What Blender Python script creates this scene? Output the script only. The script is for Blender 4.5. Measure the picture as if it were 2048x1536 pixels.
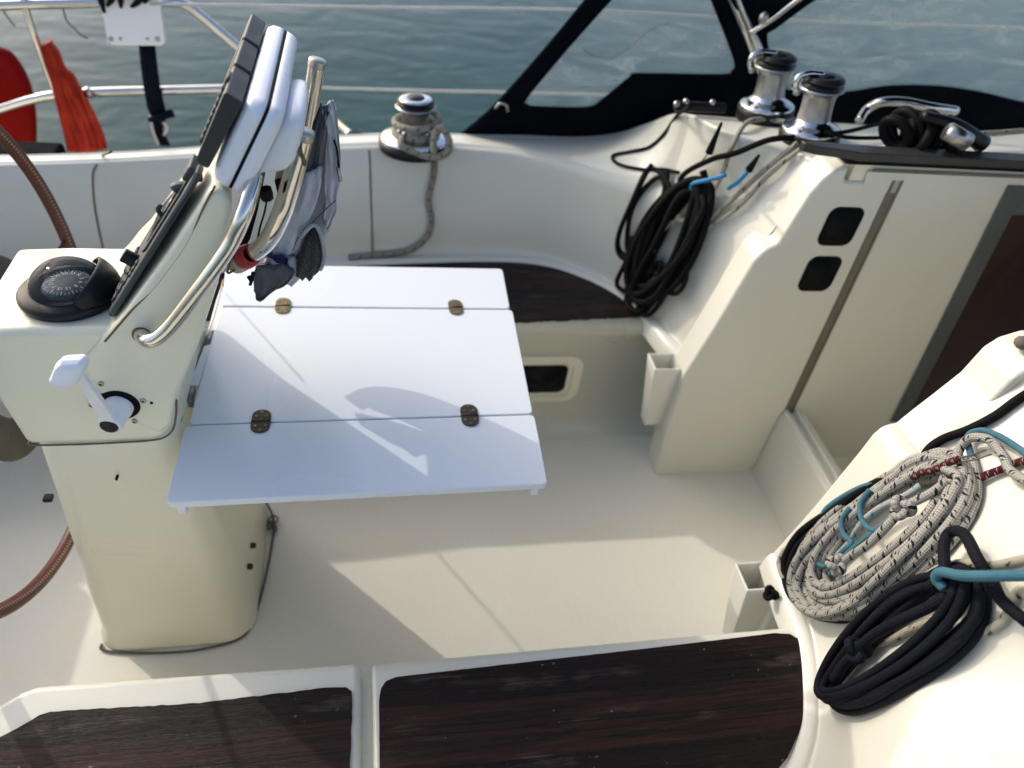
import bpy, bmesh, math, random
from mathutils import Vector, Matrix
from mathutils.bvhtree import BVHTree
from mathutils.geometry import tessellate_polygon
random.seed(7)
S = bpy.context.scene
for o in list(bpy.data.objects): bpy.data.objects.remove(o, do_unlink=True)
C = S.collection
V = Vector; PI = math.pi; R = math.radians

# ------------------------------------------------------------ camera (solved from the vanishing points of the table and seats)
F = 1450.0; CX, CY = 1024.0, 768.0; EYE = V((0, 0, 2.0))
_vx = V((7500., -130., F)).normalized(); _vy = V((-304., -1368., F)); _vy = (_vy - _vx * _vy.dot(_vx)).normalized()
_vz = _vx.cross(_vy)
if _vz.y > 0: _vz = -_vz
MW = Matrix((_vx, _vy, _vz))            # image axes (right, down, forward) -> world
cam = bpy.data.cameras.new('camera'); camo = bpy.data.objects.new('camera', cam); C.objects.link(camo)
rt, up, bk = MW @ V((1, 0, 0)), MW @ V((0, -1, 0)), MW @ V((0, 0, -1))
m = Matrix((rt, up, bk)).transposed().to_4x4(); m.translation = EYE; camo.matrix_world = m
cam.sensor_width = 36; cam.lens = F / 2048 * 36; cam.clip_start = .02; cam.clip_end = 3000
cam.dof.use_dof = True; cam.dof.focus_distance = 1.42; cam.dof.aperture_fstop = 1.9
S.camera = camo

# ------------------------------------------------------------ world, sun, exposure
SUNV = V((-1.18, 1.12, 1.0)).normalized()           # towards the sun
w = bpy.data.worlds.new('World'); S.world = w; w.use_nodes = True
nt = w.node_tree; bgn = nt.nodes['Background']; sk = nt.nodes.new('ShaderNodeTexSky'); sk.sky_type = 'NISHITA'; sk.sun_disc = False
sk.sun_elevation = math.asin(SUNV.z); sk.sun_rotation = math.atan2(SUNV.x, SUNV.y)
sk.dust_density = 3.0; sk.ozone_density = .4; sk.air_density = .8; nt.links.new(sk.outputs[0], bgn.inputs[0]); bgn.inputs[1].default_value = 0.15
sl = bpy.data.lights.new('sun', 'SUN'); so = bpy.data.objects.new('sun', sl); C.objects.link(so)
sl.energy = .95; sl.angle = R(.6); sl.color = (1, .955, .85); so.rotation_euler = SUNV.to_track_quat('Z', 'Y').to_euler()
S.view_settings.view_transform = 'Standard'; S.view_settings.look = 'None'; S.view_settings.exposure = 0.93; S.view_settings.gamma = 1
S.render.engine = 'CYCLES'

# ------------------------------------------------------------ pixel -> place helpers (photo pixels, known plane)
def ray(px, py): return MW @ V((px - CX, py - CY, F))
def az(p, z): r = ray(*p); return EYE + r * ((z - EYE.z) / r.z)
def ay(p, y): r = ray(*p); return EYE + r * (y / r.y)
def ax(p, x): r = ray(*p); return EYE + r * (x / r.x)
def apl(p, p0, n): r = ray(*p); return EYE + r * ((p0 - EYE).dot(n) / r.dot(n))
def ad(p, d): return EYE + ray(*p).normalized() * d
def L(a, b, t): return a + (b - a) * t

# ------------------------------------------------------------ materials
class E:                                   # tiny expression helper for math nodes
    def __init__(s, t, k): s.t = t; s.k = k
    def _b(s, o, op, rev=False):
        n = s.t.nodes.new('ShaderNodeMath'); n.operation = op
        a, b = (o, s) if rev else (s, o)
        for i, v in enumerate((a, b)):
            if isinstance(v, E): s.t.links.new(v.k, n.inputs[i])
            elif v is not None: n.inputs[i].default_value = v
        return E(s.t, n.outputs[0])
    def __add__(s, o): return s._b(o, 'ADD')
    def __sub__(s, o): return s._b(o, 'SUBTRACT')
    def __mul__(s, o): return s._b(o, 'MULTIPLY')
    def __rsub__(s, o): return s._b(o, 'SUBTRACT', True)
    def lt(s, o): return s._b(o, 'LESS_THAN')
    def gt(s, o): return s._b(o, 'GREATER_THAN')
    def fr(s): return s._b(None, 'FRACT')
    def sin(s): return s._b(None, 'SINE')
    def abs(s): return s._b(None, 'ABSOLUTE')
    def mx(s, o): return s._b(o, 'MAXIMUM')
    def mn(s, o): return s._b(o, 'MINIMUM')
def newmat(name):
    m = bpy.data.materials.new(name); m.use_nodes = True; t = m.node_tree
    return m, t, t.nodes['Principled BSDF']
def coords(t, kind='Object'):
    return t.nodes.new('ShaderNodeTexCoord').outputs[kind]
def noise(t, vec, scale, detail=3, rough=.5, dist=0):
    n = t.nodes.new('ShaderNodeTexNoise'); n.inputs['Scale'].default_value = scale; n.inputs['Detail'].default_value = detail
    n.inputs['Roughness'].default_value = rough; n.inputs['Distortion'].default_value = dist
    if vec is not None: t.links.new(vec, n.inputs['Vector'])
    return n
def mapping(t, vec, sc=(1, 1, 1), rot=(0, 0, 0)):
    n = t.nodes.new('ShaderNodeMapping'); n.inputs['Scale'].default_value = sc; n.inputs['Rotation'].default_value = rot
    t.links.new(vec, n.inputs['Vector']); return n.outputs[0]
def ramp(t, fac, stops):
    n = t.nodes.new('ShaderNodeValToRGB'); e = n.color_ramp.elements
    while len(e) < len(stops): e.new(.5)
    for i, (p, c) in enumerate(stops): e[i].position = p; e[i].color = (*c, 1) if len(c) == 3 else c
    t.links.new(fac, n.inputs[0]); return n.outputs[0]
def bump(t, bsdf, h, st=.2, dist=.002):
    n = t.nodes.new('ShaderNodeBump'); n.inputs['Strength'].default_value = st; n.inputs['Distance'].default_value = dist
    t.links.new(h, n.inputs['Height']); t.links.new(n.outputs[0], bsdf.inputs['Normal'])
def mixc(t, fac, a, b):
    n = t.nodes.new('ShaderNodeMix'); n.data_type = 'RGBA'
    for i, v in ((0, fac), (6, a), (7, b)):
        if isinstance(v, (tuple, list)): n.inputs[i].default_value = (*v, 1)
        elif isinstance(v, float): n.inputs[i].default_value = v
        else: t.links.new(v.k if isinstance(v, E) else v, n.inputs[i])
    return n.outputs[2]
def simple(name, col, rough=.4, metal=0, var=.12, nscale=9, bs=0., bscale=120, coat=0, spec=.5):
    m, t, b = newmat(name); co = coords(t)
    n = noise(t, co, nscale, 4, .6)
    c2 = tuple(x * (1 - var) for x in col)
    t.links.new(ramp(t, n.outputs[0], [(.3, c2), (.7, col)]), b.inputs['Base Color'])
    b.inputs['Metallic'].default_value = metal; b.inputs['Specular IOR Level'].default_value = spec
    r = noise(t, co, nscale * 3, 2); t.links.new(ramp(t, r.outputs[0], [(.1, (max(rough - .07, .02),) * 3), (.7, (rough + .07,) * 3)]), b.inputs['Roughness'])
    if coat: b.inputs['Coat Weight'].default_value = coat; b.inputs['Coat Roughness'].default_value = .12
    if bs: bump(t, b, noise(t, co, bscale, 4).outputs[0], bs, .001)
    return m
def gelcoat(name, col, dirt, rough=.28, nonskid=0):
    m, t, b = newmat(name); co = coords(t)
    big = noise(t, co, 2.2, 2, .5); fine = noise(t, co, 38, 5, .75)
    d = ramp(t, big.outputs[0], [(.1, (0, 0, 0)), (.9, (1, 1, 1))])
    c = mixc(t, d, col, dirt)
    t.links.new(c, b.inputs['Base Color'])
    rr = noise(t, co, 3, 1); t.links.new(ramp(t, rr.outputs[0], [(.05, (rough - .06,) * 3), (.95, (rough + .14,) * 3)]), b.inputs['Roughness'])
    b.inputs['Coat Weight'].default_value = .15; b.inputs['Coat Roughness'].default_value = .1
    if nonskid:
        v = t.nodes.new('ShaderNodeTexVoronoi'); v.inputs['Scale'].default_value = 260; t.links.new(co, v.inputs['Vector'])
        bump(t, b, v.outputs[0], .25, .0008)
        fn = noise(t, co, 60, 5, .7); sc_ = noise(t, mapping(t, co, (5, 1.5, 1), (0, 0, .6)), 4, 6, .7)
        c = mixc(t, ramp(t, fn.outputs[0], [(.3, (.10,) * 3), (.7, (0,) * 3)]), c, (.42, .38, .30))
        c = mixc(t, ramp(t, sc_.outputs[0], [(.60, (0,) * 3), (.85, (.30,) * 3)]), c, (.48, .43, .34)); t.links.new(c, b.inputs['Base Color'])
    else: bump(t, b, noise(t, co, 5, 2).outputs[0], .12, .004)
    return m
M = {}
M['gel'] = gelcoat('cream_gelcoat', (.665, .655, .565), (.64, .625, .53))
M['gelp'] = gelcoat('aged_gelcoat', (.78, .75, .58), (.74, .705, .535))
M['floor'] = gelcoat('cockpit_sole', (.755, .735, .635), (.70, .67, .565), .42, 1)
M['table'] = gelcoat('white_table_lacquer', (.72, .745, .755), (.70, .73, .745), .2)
mt = M['table']; t = mt.node_tree; b = t.nodes['Principled BSDF']; co = coords(t)
_n = noise(t, mapping(t, co, (1, 1.6, 1)), 5.5, 3, .5, .8); _k = noise(t, co, 2.3, 2)
_h = (E(t, _n.outputs[0]) - .56).abs().lt(.006) * E(t, _k.outputs[0]).gt(.52)
bump(t, b, _h.k, .35, .0008)
M['white'] = simple('white_plastic', (.80, .81, .84), .3, var=.04, coat=.2)
M['knob'] = simple('white_lever_plastic', (.80, .82, .88), .35, var=.03)
M['black'] = simple('black_plastic', (.006, .006, .007), .38, var=.3, bs=.05, spec=.3)
M['blackm'] = simple('matt_black', (.004, .004, .0045), .6, var=.3, spec=.12)
M['grey'] = simple('dark_grey_plastic', (.040, .052, .055), .5, var=.2, bs=.06, bscale=400)
M['greykey'] = simple('charcoal_rubber', (.028, .034, .036), .6, var=.2)
M['cover'] = simple('charcoal_plastic', (.026, .030, .032), .48, var=.15)
M['steel'] = simple('stainless_steel', (.66, .64, .60), .13, 1, .12, 14)
M['steeld'] = simple('brushed_steel', (.45, .44, .42), .32, 1, .2, 30)
M['chrome'] = simple('chromed_bronze', (.62, .64, .66), .1, 1, .15, 10)
M['drum'] = simple('worn_winch_drum', (.42, .42, .42), .38, 1, .25, 30, .1, 300)
M['brass'] = simple('tarnished_brass', (.24, .19, .105), .42, 1, .55, 60, .2, 300)
M['brassd'] = simple('dark_brass', (.07, .06, .04), .5, .8, .4, 60)
M['alu'] = simple('grey_aluminium', (.20, .20, .185), .4, .7, .2, 12)
M['aludk'] = simple('dark_anodised_rail', (.045, .045, .045), .45, .3, .3, 18)
M['greypanel'] = simple('grey_door_frame', (.085, .095, .095), .45, 0, .2, 10)
M['red'] = simple('red_tape', (.34, .006, .008), .4, var=.2)
M['buoy'] = simple('red_foam_cover', (.24, .004, .002), .7, var=.2, nscale=5, bs=.1, bscale=200, spec=.1)
M['navystrap'] = simple('navy_webbing', (.004, .007, .014), .8, var=.4, nscale=40, bs=.3, bscale=300, spec=.08)
M['glassblk'] = simple('black_glass', (.002, .0025, .003), .2, var=.1, spec=.12)
M['seal'] = simple('brown_sealant', (.16, .125, .075), .7, var=.4, nscale=60)
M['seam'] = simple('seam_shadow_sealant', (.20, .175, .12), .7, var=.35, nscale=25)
M['bluecord'] = simple('blue_marker_cord', (.01, .20, .42), .6, var=.2)
M['pocket'] = gelcoat('pvc_pocket', (.76, .75, .68), (.68, .66, .57), .45)
M['beigering'] = simple('beige_rubber', (.45, .41, .32), .5, var=.2)
M['ink'] = simple('white_print', (.6, .62, .62), .5, var=.1)
def wood():
    m, t, b = newmat('weathered_wet_teak'); co = coords(t)
    sp = t.nodes.new('ShaderNodeSeparateXYZ'); t.links.new(co, sp.inputs[0]); X_, Y_ = E(t, sp.outputs[0]), E(t, sp.outputs[1])
    wob = E(t, noise(t, co, 1.5, 2).outputs[0])
    yy = (Y_ + X_ * .015 + wob * .012) * (1 / .062)
    seam = (yy.fr() - .5).abs().gt(.478)
    g = noise(t, mapping(t, co, (2.2, 55, 20)), 1.6, 8, .72, .7)
    g2 = noise(t, mapping(t, co, (4, 300, 60)), 1.5, 4, .75)
    pl = t.nodes.new('ShaderNodeTexWhiteNoise'); pl.noise_dimensions = '1D'; fl = yy._b(None, 'FLOOR'); t.links.new(fl.k, pl.inputs['W'])
    c = ramp(t, g.outputs[0], [(.30, (.0010, .0006, .0006)), (.47, (.0095, .0038, .0029)), (.62, (.034, .0130, .0090)), (.82, (.12, .068, .048))])
    c2 = ramp(t, pl.outputs[0], [(.1, (.30, .28, .32)), (.9, (1.05, .92, .88))])
    mu = t.nodes.new('ShaderNodeMix'); mu.data_type = 'RGBA'; mu.blend_type = 'MULTIPLY'; mu.inputs[0].default_value = 1
    t.links.new(c, mu.inputs[6]); t.links.new(c2, mu.inputs[7])
    dry = noise(t, mapping(t, co, (2.4, 9, 3)), 1.3, 6, .66)
    df = ramp(t, (E(t, dry.outputs[0]) + (E(t, g2.outputs[0]) - .5) * .25).k, [(.57, (0, 0, 0)), (.73, (.75, .75, .75))])
    g3 = ramp(t, g2.outputs[0], [(.32, (.016, .010, .008)), (.68, (.16, .12, .095))])
    cc = mixc(t, df, mu.outputs[2], g3)
    sp2 = noise(t, co, 70, 2, .5); cc = mixc(t, ramp(t, sp2.outputs[0], [(.745, (0, 0, 0)), (.78, (.7, .7, .7))]), cc, (.20, .17, .15))
    t.links.new(mixc(t, seam, cc, (.0012, .001, .001)), b.inputs['Base Color'])
    t.links.new(ramp(t, g.outputs[0], [(.3, (.18,) * 3), (.7, (.62,) * 3)]), b.inputs['Roughness'])
    b.inputs['Specular IOR Level'].default_value = .2
    h = E(t, g.outputs[0]) + E(t, g2.outputs[0]) * .6 - seam * .8
    bump(t, b, h.k, .8, .003)
    return m
M['wood'] = wood()
m, t, b = newmat('varnished_mahogany'); co = coords(t)
g = noise(t, mapping(t, co, (30, 30, 3)), 2, 5, .6, .4)
t.links.new(ramp(t, g.outputs[0], [(.3, (.010, .0015, .001)), (.7, (.040, .006, .0035))]), b.inputs['Base Color']); b.inputs['Roughness'].default_value = .25
M['mahog'] = m
def canvas():
    m, t, b = newmat('navy_canvas'); co = coords(t)
    n = noise(t, co, 5, 4); t.links.new(ramp(t, n.outputs[0], [(.3, (.002, .0026, .0045)), (.7, (.004, .006, .010))]), b.inputs['Base Color'])
    b.inputs['Roughness'].default_value = .85; b.inputs['Specular IOR Level'].default_value = .05
    bump(t, b, noise(t, co, 8, 3).outputs[0], .5, .02); return m
M['canvas'] = canvas()
def film():
    m, t, b = newmat('scratched_clear_vinyl'); co = coords(t)
    tr = t.nodes.new('ShaderNodeBsdfTransparent'); tr.inputs[0].default_value = (.93, .95, .95, 1)
    b.inputs['Base Color'].default_value = (.62, .68, .70, 1); b.inputs['Roughness'].default_value = .25
    n = noise(t, mapping(t, co, (2, 2, 7), (0, .6, 0)), 1.6, 6, .6, 1.2)
    f = ramp(t, n.outputs[0], [(.3, (.10,) * 3), (.48, (.18,) * 3), (.66, (.50,) * 3)])
    mx = t.nodes.new('ShaderNodeMixShader'); t.links.new(f, mx.inputs[0]); t.links.new(tr.outputs[0], mx.inputs[1]); t.links.new(b.outputs[0], mx.inputs[2])
    t.links.new(mx.outputs[0], t.nodes['Material Output'].inputs[0]); return m
M['film'] = film()
def glass():
    m, t, b = newmat('compass_dome'); tr = t.nodes.new('ShaderNodeBsdfTransparent'); tr.inputs[0].default_value = (.72, .75, .78, 1)
    b.inputs['Base Color'].default_value = (.30, .32, .35, 1); b.inputs['Roughness'].default_value = .04; b.inputs['Specular IOR Level'].default_value = 1.0
    co = coords(t); n = noise(t, co, 240, 4, .8); fz = ramp(t, n.outputs[0], [(.5, (.06,) * 3), (.72, (.30,) * 3)])
    fr = t.nodes.new('ShaderNodeFresnel'); fr.inputs[0].default_value = 1.5
    f = E(t, fr.outputs[0]).mx(E(t, fz))
    mx = t.nodes.new('ShaderNodeMixShader'); t.links.new(f.k, mx.inputs[0]); t.links.new(tr.outputs[0], mx.inputs[1]); t.links.new(b.outputs[0], mx.inputs[2])
    t.links.new(mx.outputs[0], t.nodes['Material Output'].inputs[0]); return m
M['dome'] = glass()
def rope(name, base, braid_dark=.55, fleck=None, fl=.026, n=12, rough=.75, density=.5, circ=.053, fleck2=None):
    m, t, b = newmat(name); uv = coords(t, 'UV'); sx = t.nodes.new('ShaderNodeSeparateXYZ'); t.links.new(uv, sx.inputs[0])
    u, v = E(t, sx.outputs[0]), E(t, sx.outputs[1])
    k = n / circ * 2 * PI * .8
    a = (u * (2 * PI * n) + v * k).sin(); c = (u * (2 * PI * n) - v * k).sin()
    h = a * c * .5 + .5
    col = mixc(t, h, tuple(x * braid_dark for x in base), base)
    no = noise(t, coords(t), 25, 4); col = mixc(t, ramp(t, no.outputs[0], [(.35, (0,) * 3), (.75, (.35,) * 3)]), col, tuple(x * .6 for x in base))
    if fleck:
        q = v * (1 / fl)
        win = ((u * 2 + q * .5).fr() - .5).abs().lt(.21)
        st = (q * 2.0 + u * 3).fr().lt(.52)
        on = (q + 0.0).fr().lt(density)
        col = mixc(t, win * st * on, col, fleck)
        if fleck2:
            on2 = ((u * 2 + q * .5 + .5).fr() - .5).abs().lt(.12) * (q * .5 + u).fr().lt(.2)
            col = mixc(t, on2, col, fleck2)
    t.links.new(col, b.inputs['Base Color']); b.inputs['Roughness'].default_value = rough; b.inputs['Specular IOR Level'].default_value = .25 if base[0] > .05 else .13
    bump(t, b, h.k, .6, .0012); return m
M['r_white'] = rope('white_rope_black_fleck', (.42, .405, .355), .33, fleck=(.010, .010, .011), n=6, fl=.024, density=.62)
M['r_navy'] = rope('navy_rope', (.0075, .009, .0145), .25, n=6)
M['r_black'] = rope('black_rope', (.0045, .0045, .005), .5, n=6, circ=.04)
M['r_blue'] = rope('light_blue_rope', (.065, .185, .235), .42, fleck=(.02, .12, .2), n=7, circ=.03, fl=.012)
M['r_whiteblue'] = rope('white_rope_blue_fleck', (.45, .47, .44), .4, fleck=(.02, .25, .38), fl=.04, density=.35, n=8, circ=.035)
M['r_beige'] = rope('old_cream_rope', (.42, .40, .31), .5, fleck=(.05, .05, .05), fl=.045, density=.3, n=9, circ=.04)
M['r_sheet'] = rope('grey_sheet_rope', (.36, .33, .26), .5, fleck=(.04, .04, .035), fl=.02, n=8)
M['r_red'] = rope('red_whipping', (.085, .008, .012), .35, fleck=(.35, .3, .25), fl=.008, n=7, circ=.03)
M['r_thin'] = rope('thin_brown_cord', (.17, .15, .12), .4, n=3, circ=.012)
M['r_lead'] = rope('brown_leather_binding', (.16, .045, .025), .8, n=1)
def leather():
    m, t, b = newmat('brown_leather'); uv = coords(t, 'UV'); sx = t.nodes.new('ShaderNodeSeparateXYZ'); t.links.new(uv, sx.inputs[0])
    u, v = E(t, sx.outputs[0]), E(t, sx.outputs[1])
    st = (u - .78).abs().lt(.035) * (v * 95).fr().lt(.55)
    n = noise(t, coords(t), 60, 5, .7)
    c = ramp(t, n.outputs[0], [(.3, (.065, .016, .011)), (.7, (.125, .034, .023))])
    t.links.new(mixc(t, st, c, (.30, .22, .17)), b.inputs['Base Color']); b.inputs['Roughness'].default_value = .42
    h = E(t, noise(t, coords(t), 300, 3).outputs[0]) * .5 - (u - .78).abs().lt(.06) * .8
    bump(t, b, h.k, .5, .0015); return m
M['leather'] = leather()
def cloth(name, c1, c2, mesh=False, sc=600):
    m, t, b = newmat(name); co = coords(t)
    n = noise(t, co, 14, 4); t.links.new(ramp(t, n.outputs[0], [(.3, c1), (.7, c2)]), b.inputs['Base Color'])
    b.inputs['Roughness'].default_value = .85
    h = E(t, noise(t, co, 22, 4, .6, .6).outputs[0]) + E(t, noise(t, co, sc, 2).outputs[0]) * .15
    bump(t, b, h.k, .8, .012); return m
M['c_grey'] = cloth('grey_polyester', (.30, .30, .32), (.42, .42, .45))
M['c_light'] = cloth('pale_grey_polyester', (.46, .48, .53), (.58, .60, .64))
M['c_dark'] = cloth('charcoal_lining', (.05, .052, .06), (.10, .105, .12))
M['c_navy'] = cloth('navy_trim', (.012, .018, .10), (.02, .03, .16))
M['c_red'] = cloth('red_bunting', (.36, .012, .002), (.56, .04, .008))
def meshcloth():
    m, t, b = newmat('black_net'); co = coords(t); v = t.nodes.new('ShaderNodeTexVoronoi'); v.inputs['Scale'].default_value = 420; t.links.new(co, v.inputs['Vector'])
    t.links.new(ramp(t, v.outputs[0], [(.25, (.10, .09, .10)), (.45, (.006, .006, .008))]), b.inputs['Base Color']); b.inputs['Roughness'].default_value = .7; return m
M['net'] = meshcloth()
def water():
    m, t, b = newmat('sea_water'); co = coords(t)
    n = noise(t, co, .7, 3); t.links.new(ramp(t, n.outputs[0], [(.3, (.015, .050, .048)), (.7, (.024, .064, .060))]), b.inputs['Base Color'])
    b.inputs['Roughness'].default_value = .12; b.inputs['Specular IOR Level'].default_value = .045
    h = E(t, noise(t, mapping(t, co, (1, 1.8, 1)), 1.6, 4, .5, .8).outputs[0]) + E(t, noise(t, co, 9, 3, .5).outputs[0]) * .12
    bump(t, b, h.k, .22, .10); return m
M['water'] = water()

# ------------------------------------------------------------ object helpers
ORG = {}
def tag(o, label=None, cat=None, group=None, kind=None):
    if label: o['label'] = label
    if cat: o['category'] = cat
    if group: o['group'] = group
    if kind: o['kind'] = kind
    return o
def thing(name, label, cat, loc, group=None):
    o = bpy.data.objects.new(name, None); C.objects.link(o); o.location = loc; o.empty_display_size = .05
    ORG[o] = V(loc); return tag(o, label, cat, group)
def obj(name, bm, mat, parent=None, smooth=True, bevel=0, seg=3, sub=0, loc=None, ang=35):
    """bm is in world coordinates (bmesh)"""
    bmesh.ops.recalc_face_normals(bm, faces=bm.faces) if not getattr(bm, '_keep', False) else None
    me = bpy.data.meshes.new(name)
    if parent is not None: org = ORG[parent]
    elif loc is not None: org = V(loc)
    else:
        xs = [v.co for v in bm.verts]
        org = V(((min(c.x for c in xs) + max(c.x for c in xs)) / 2, (min(c.y for c in xs) + max(c.y for c in xs)) / 2, min(c.z for c in xs)))
    own = org
    if parent is not None: own = org
    for v in bm.verts: v.co -= own
    bm.to_mesh(me); bm.free()
    if smooth:
        for p in me.polygons: p.use_smooth = True
    me.materials.append(M[mat] if isinstance(mat, str) else mat)
    o = bpy.data.objects.new(name, me); C.objects.link(o)
    if parent is not None: o.parent = parent; ORG[o] = org
    else: o.location = org; ORG[o] = org
    if bevel:
        md = o.modifiers.new('bevel', 'BEVEL'); md.width = bevel; md.segments = seg; md.limit_method = 'ANGLE'; md.angle_limit = R(ang); md.harden_normals = True
    if sub:
        md = o.modifiers.new('subsurf', 'SUBSURF'); md.levels = sub; md.render_levels = sub
    return o
def nb(): return bmesh.new()
def poly(bm, pts): return bm.faces.new([bm.verts.new(p) for p in pts])
def hexa(bm, a, b):              # two quads (4 pts each)
    va = [bm.verts.new(p) for p in a]; vb = [bm.verts.new(p) for p in b]
    bm.faces.new(va); bm.faces.new(vb[::-1])
    for i in range(4): j = (i + 1) % 4; bm.faces.new((va[i], vb[i], vb[j], va[j]))
    return bm
def prism(outline, d, holes=(), bm=None):
    """outline: list of 3D points on a plane, extruded by vector d, with holes"""
    bm = bm or nb(); loops = [list(outline)] + [list(h) for h in holes]
    flat = [p for l in loops for p in l]
    A = [bm.verts.new(p) for p in flat]; B = [bm.verts.new(p + d) for p in flat]
    if holes:
        for tri in tessellate_polygon(loops):
            try: bm.faces.new([A[i] for i in tri]); bm.faces.new([B[i] for i in reversed(tri)])
            except ValueError: pass
    else: bm.faces.new(A); bm.faces.new(B[::-1])
    k = 0
    for l in loops:
        n = len(l)
        for i in range(n):
            j = (i + 1) % n; bm.faces.new((A[k + i], B[k + i], B[k + j], A[k + j]))
        k += n
    if holes: bmesh.ops.dissolve_limit(bm, angle_limit=R(1), verts=bm.verts, edges=bm.edges) if False else None
    return bm
def box(bm, lo, hi):
    x0, y0, z0 = lo; x1, y1, z1 = hi
    return hexa(bm, [V((x0, y0, z0)), V((x1, y0, z0)), V((x1, y1, z0)), V((x0, y1, z0))], [V((x0, y0, z1)), V((x1, y0, z1)), V((x1, y1, z1)), V((x0, y1, z1))])
def fbox(bm, o, e1, e2, e3, a, b, c):    # box in a frame: ranges a,b,c along e1,e2,e3
    P = lambda i, j, k: o + e1 * a[i] + e2 * b[j] + e3 * c[k]
    return hexa(bm, [P(0, 0, 0), P(1, 0, 0), P(1, 1, 0), P(0, 1, 0)], [P(0, 0, 1), P(1, 0, 1), P(1, 1, 1), P(0, 1, 1)])
def rrect(w, h, r, n=5):
    out = []
    for cx, cy, a0 in ((w - r, h - r, 0), (-w + r, h - r, 90), (-w + r, -h + r, 180), (w - r, -h + r, 270)):
        for i in range(n + 1): a = R(a0 + 90 * i / n); out.append((cx + r * math.cos(a), cy + r * math.sin(a)))
    return out
def cr(pts, n=8, closed=False):
    P = [V(p) for p in pts]; out = []; N = len(P)
    rng = N if closed else N - 1
    for i in range(rng):
        p1, p2 = P[i], P[(i + 1) % N]
        p0 = P[(i - 1) % N] if closed or i > 0 else p1 * 2 - p2
        p3 = P[(i + 2) % N] if closed or i + 2 < N else p2 * 2 - p1
        for k in range(n):
            t = k / n; out.append(.5 * ((2 * p1) + (p2 - p0) * t + (2 * p0 - 5 * p1 + 4 * p2 - p3) * t * t + (3 * p1 - p0 - 3 * p2 + p3) * t ** 3))
    if not closed: out.append(P[-1])
    return out
def tube(pts, r, n=12, closed=False, bm=None, caps=True, res=8, radii=None, squash=None, smooth=True):
    bm = bm or nb(); P = cr(pts, res, closed) if smooth else [V(p) for p in pts]
    uvl = bm.loops.layers.uv.verify()
    N = len(P); rings = []; T = []
    for i in range(N):
        a = P[(i - 1) % N] if closed or i else P[0]; b = P[(i + 1) % N] if closed or i < N - 1 else P[-1]
        T.append((b - a).normalized() if (b - a).length > 1e-9 else V((0, 0, 1)))
    u = T[0].orthogonal().normalized(); U = []
    for i in range(N):
        u = (u - T[i] * u.dot(T[i])); u = u.normalized() if u.length > 1e-6 else T[i].orthogonal().normalized(); U.append(u.copy())
    L_ = [0]
    for i in range(1, N): L_.append(L_[-1] + (P[i] - P[i - 1]).length)
    for i in range(N):
        w_ = T[i].cross(U[i]); rr = r if radii is None else L(radii[0], radii[-1], i / (N - 1)) if len(radii) == 2 else radii[min(int(i / (N - 1) * (len(radii) - 1)), len(radii) - 1)]
        rings.append([bm.verts.new(P[i] + U[i] * (rr * math.cos(2 * PI * k / n)) + w_ * (rr * math.sin(2 * PI * k / n))) for k in range(n)])
    for i in range(N if closed else N - 1):
        j = (i + 1) % N; lb = L_[j] if j else L_[-1] + (P[0] - P[-1]).length
        for k in range(n):
            k2 = (k + 1) % n; f = bm.faces.new((rings[i][k], rings[i][k2], rings[j][k2], rings[j][k]))
            for lp, uvv in zip(f.loops, ((k / n, L_[i]), ((k + 1) / n, L_[i]), ((k + 1) / n, lb), (k / n, lb))): lp[uvl].uv = uvv
    if caps and not closed:
        bm.faces.new(rings[0][::-1]); bm.faces.new(rings[-1])
    return bm
def lathe(prof, o, axis=V((0, 0, 1)), n=32, bm=None, xref=None):
    bm = bm or nb(); axis = axis.normalized(); u = axis.orthogonal().normalized() if xref is None else xref; w_ = axis.cross(u); rings = []
    for r, h in prof:
        if r < 1e-6: rings.append([bm.verts.new(o + axis * h)])
        else: rings.append([bm.verts.new(o + axis * h + u * (r * math.cos(2 * PI * k / n)) + w_ * (r * math.sin(2 * PI * k / n))) for k in range(n)])
    for a, b in zip(rings, rings[1:]):
        for k in range(n):
            k2 = (k + 1) % n
            if len(a) == 1 and len(b) == 1: continue
            if len(a) == 1: bm.faces.new((a[0], b[k], b[k2]))
            elif len(b) == 1: bm.faces.new((a[k], a[k2], b[0]))
            else: bm.faces.new((a[k], a[k2], b[k2], b[k]))
    return bm
def grid(rows, bm=None, closed=False):
    bm = bm or nb(); G = [[bm.verts.new(p) for p in r] for r in rows]
    for a, b in zip(G, G[1:]):
        n = len(a)
        for k in range(n if closed else n - 1):
            k2 = (k + 1) % n
            try: bm.faces.new((a[k], a[k2], b[k2], b[k]))
            except ValueError: pass
    if closed: bm.faces.new(G[0][::-1]); bm.faces.new(G[-1])
    return bm
def smoothgrid(rows, nu=6, nv=6):
    r2 = [cr(r, nu) for r in rows]; cols = list(zip(*r2)); c2 = [cr(c, nv) for c in cols]
    return [list(r) for r in zip(*c2)]
def icob(bm, c, r, sc=(1, 1, 1), sub=2):
    g = bmesh.ops.create_icosphere(bm, subdivisions=sub, radius=r)
    for v in g['verts']: v.co = V((v.co.x * sc[0], v.co.y * sc[1], v.co.z * sc[2])) + c
    return bm

# ============================================================ WATER
ZW = -.75
bm = nb(); poly(bm, [V((-400, -400, ZW)), V((400, -400, ZW)), V((400, 900, ZW)), V((-400, 900, ZW))])
tag(obj('water', bm, 'water', loc=(0, 0, ZW), smooth=False), kind='structure')

# ============================================================ COCKPIT FLOOR
bm = nb(); box(bm, (-2.6, .2, -.03), (1.45, 2.3, 0))
tag(obj('cockpit_floor', bm, 'floor', loc=(0, 0, 0), smooth=False), kind='structure')

ZS = .5                         # seat height
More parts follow.
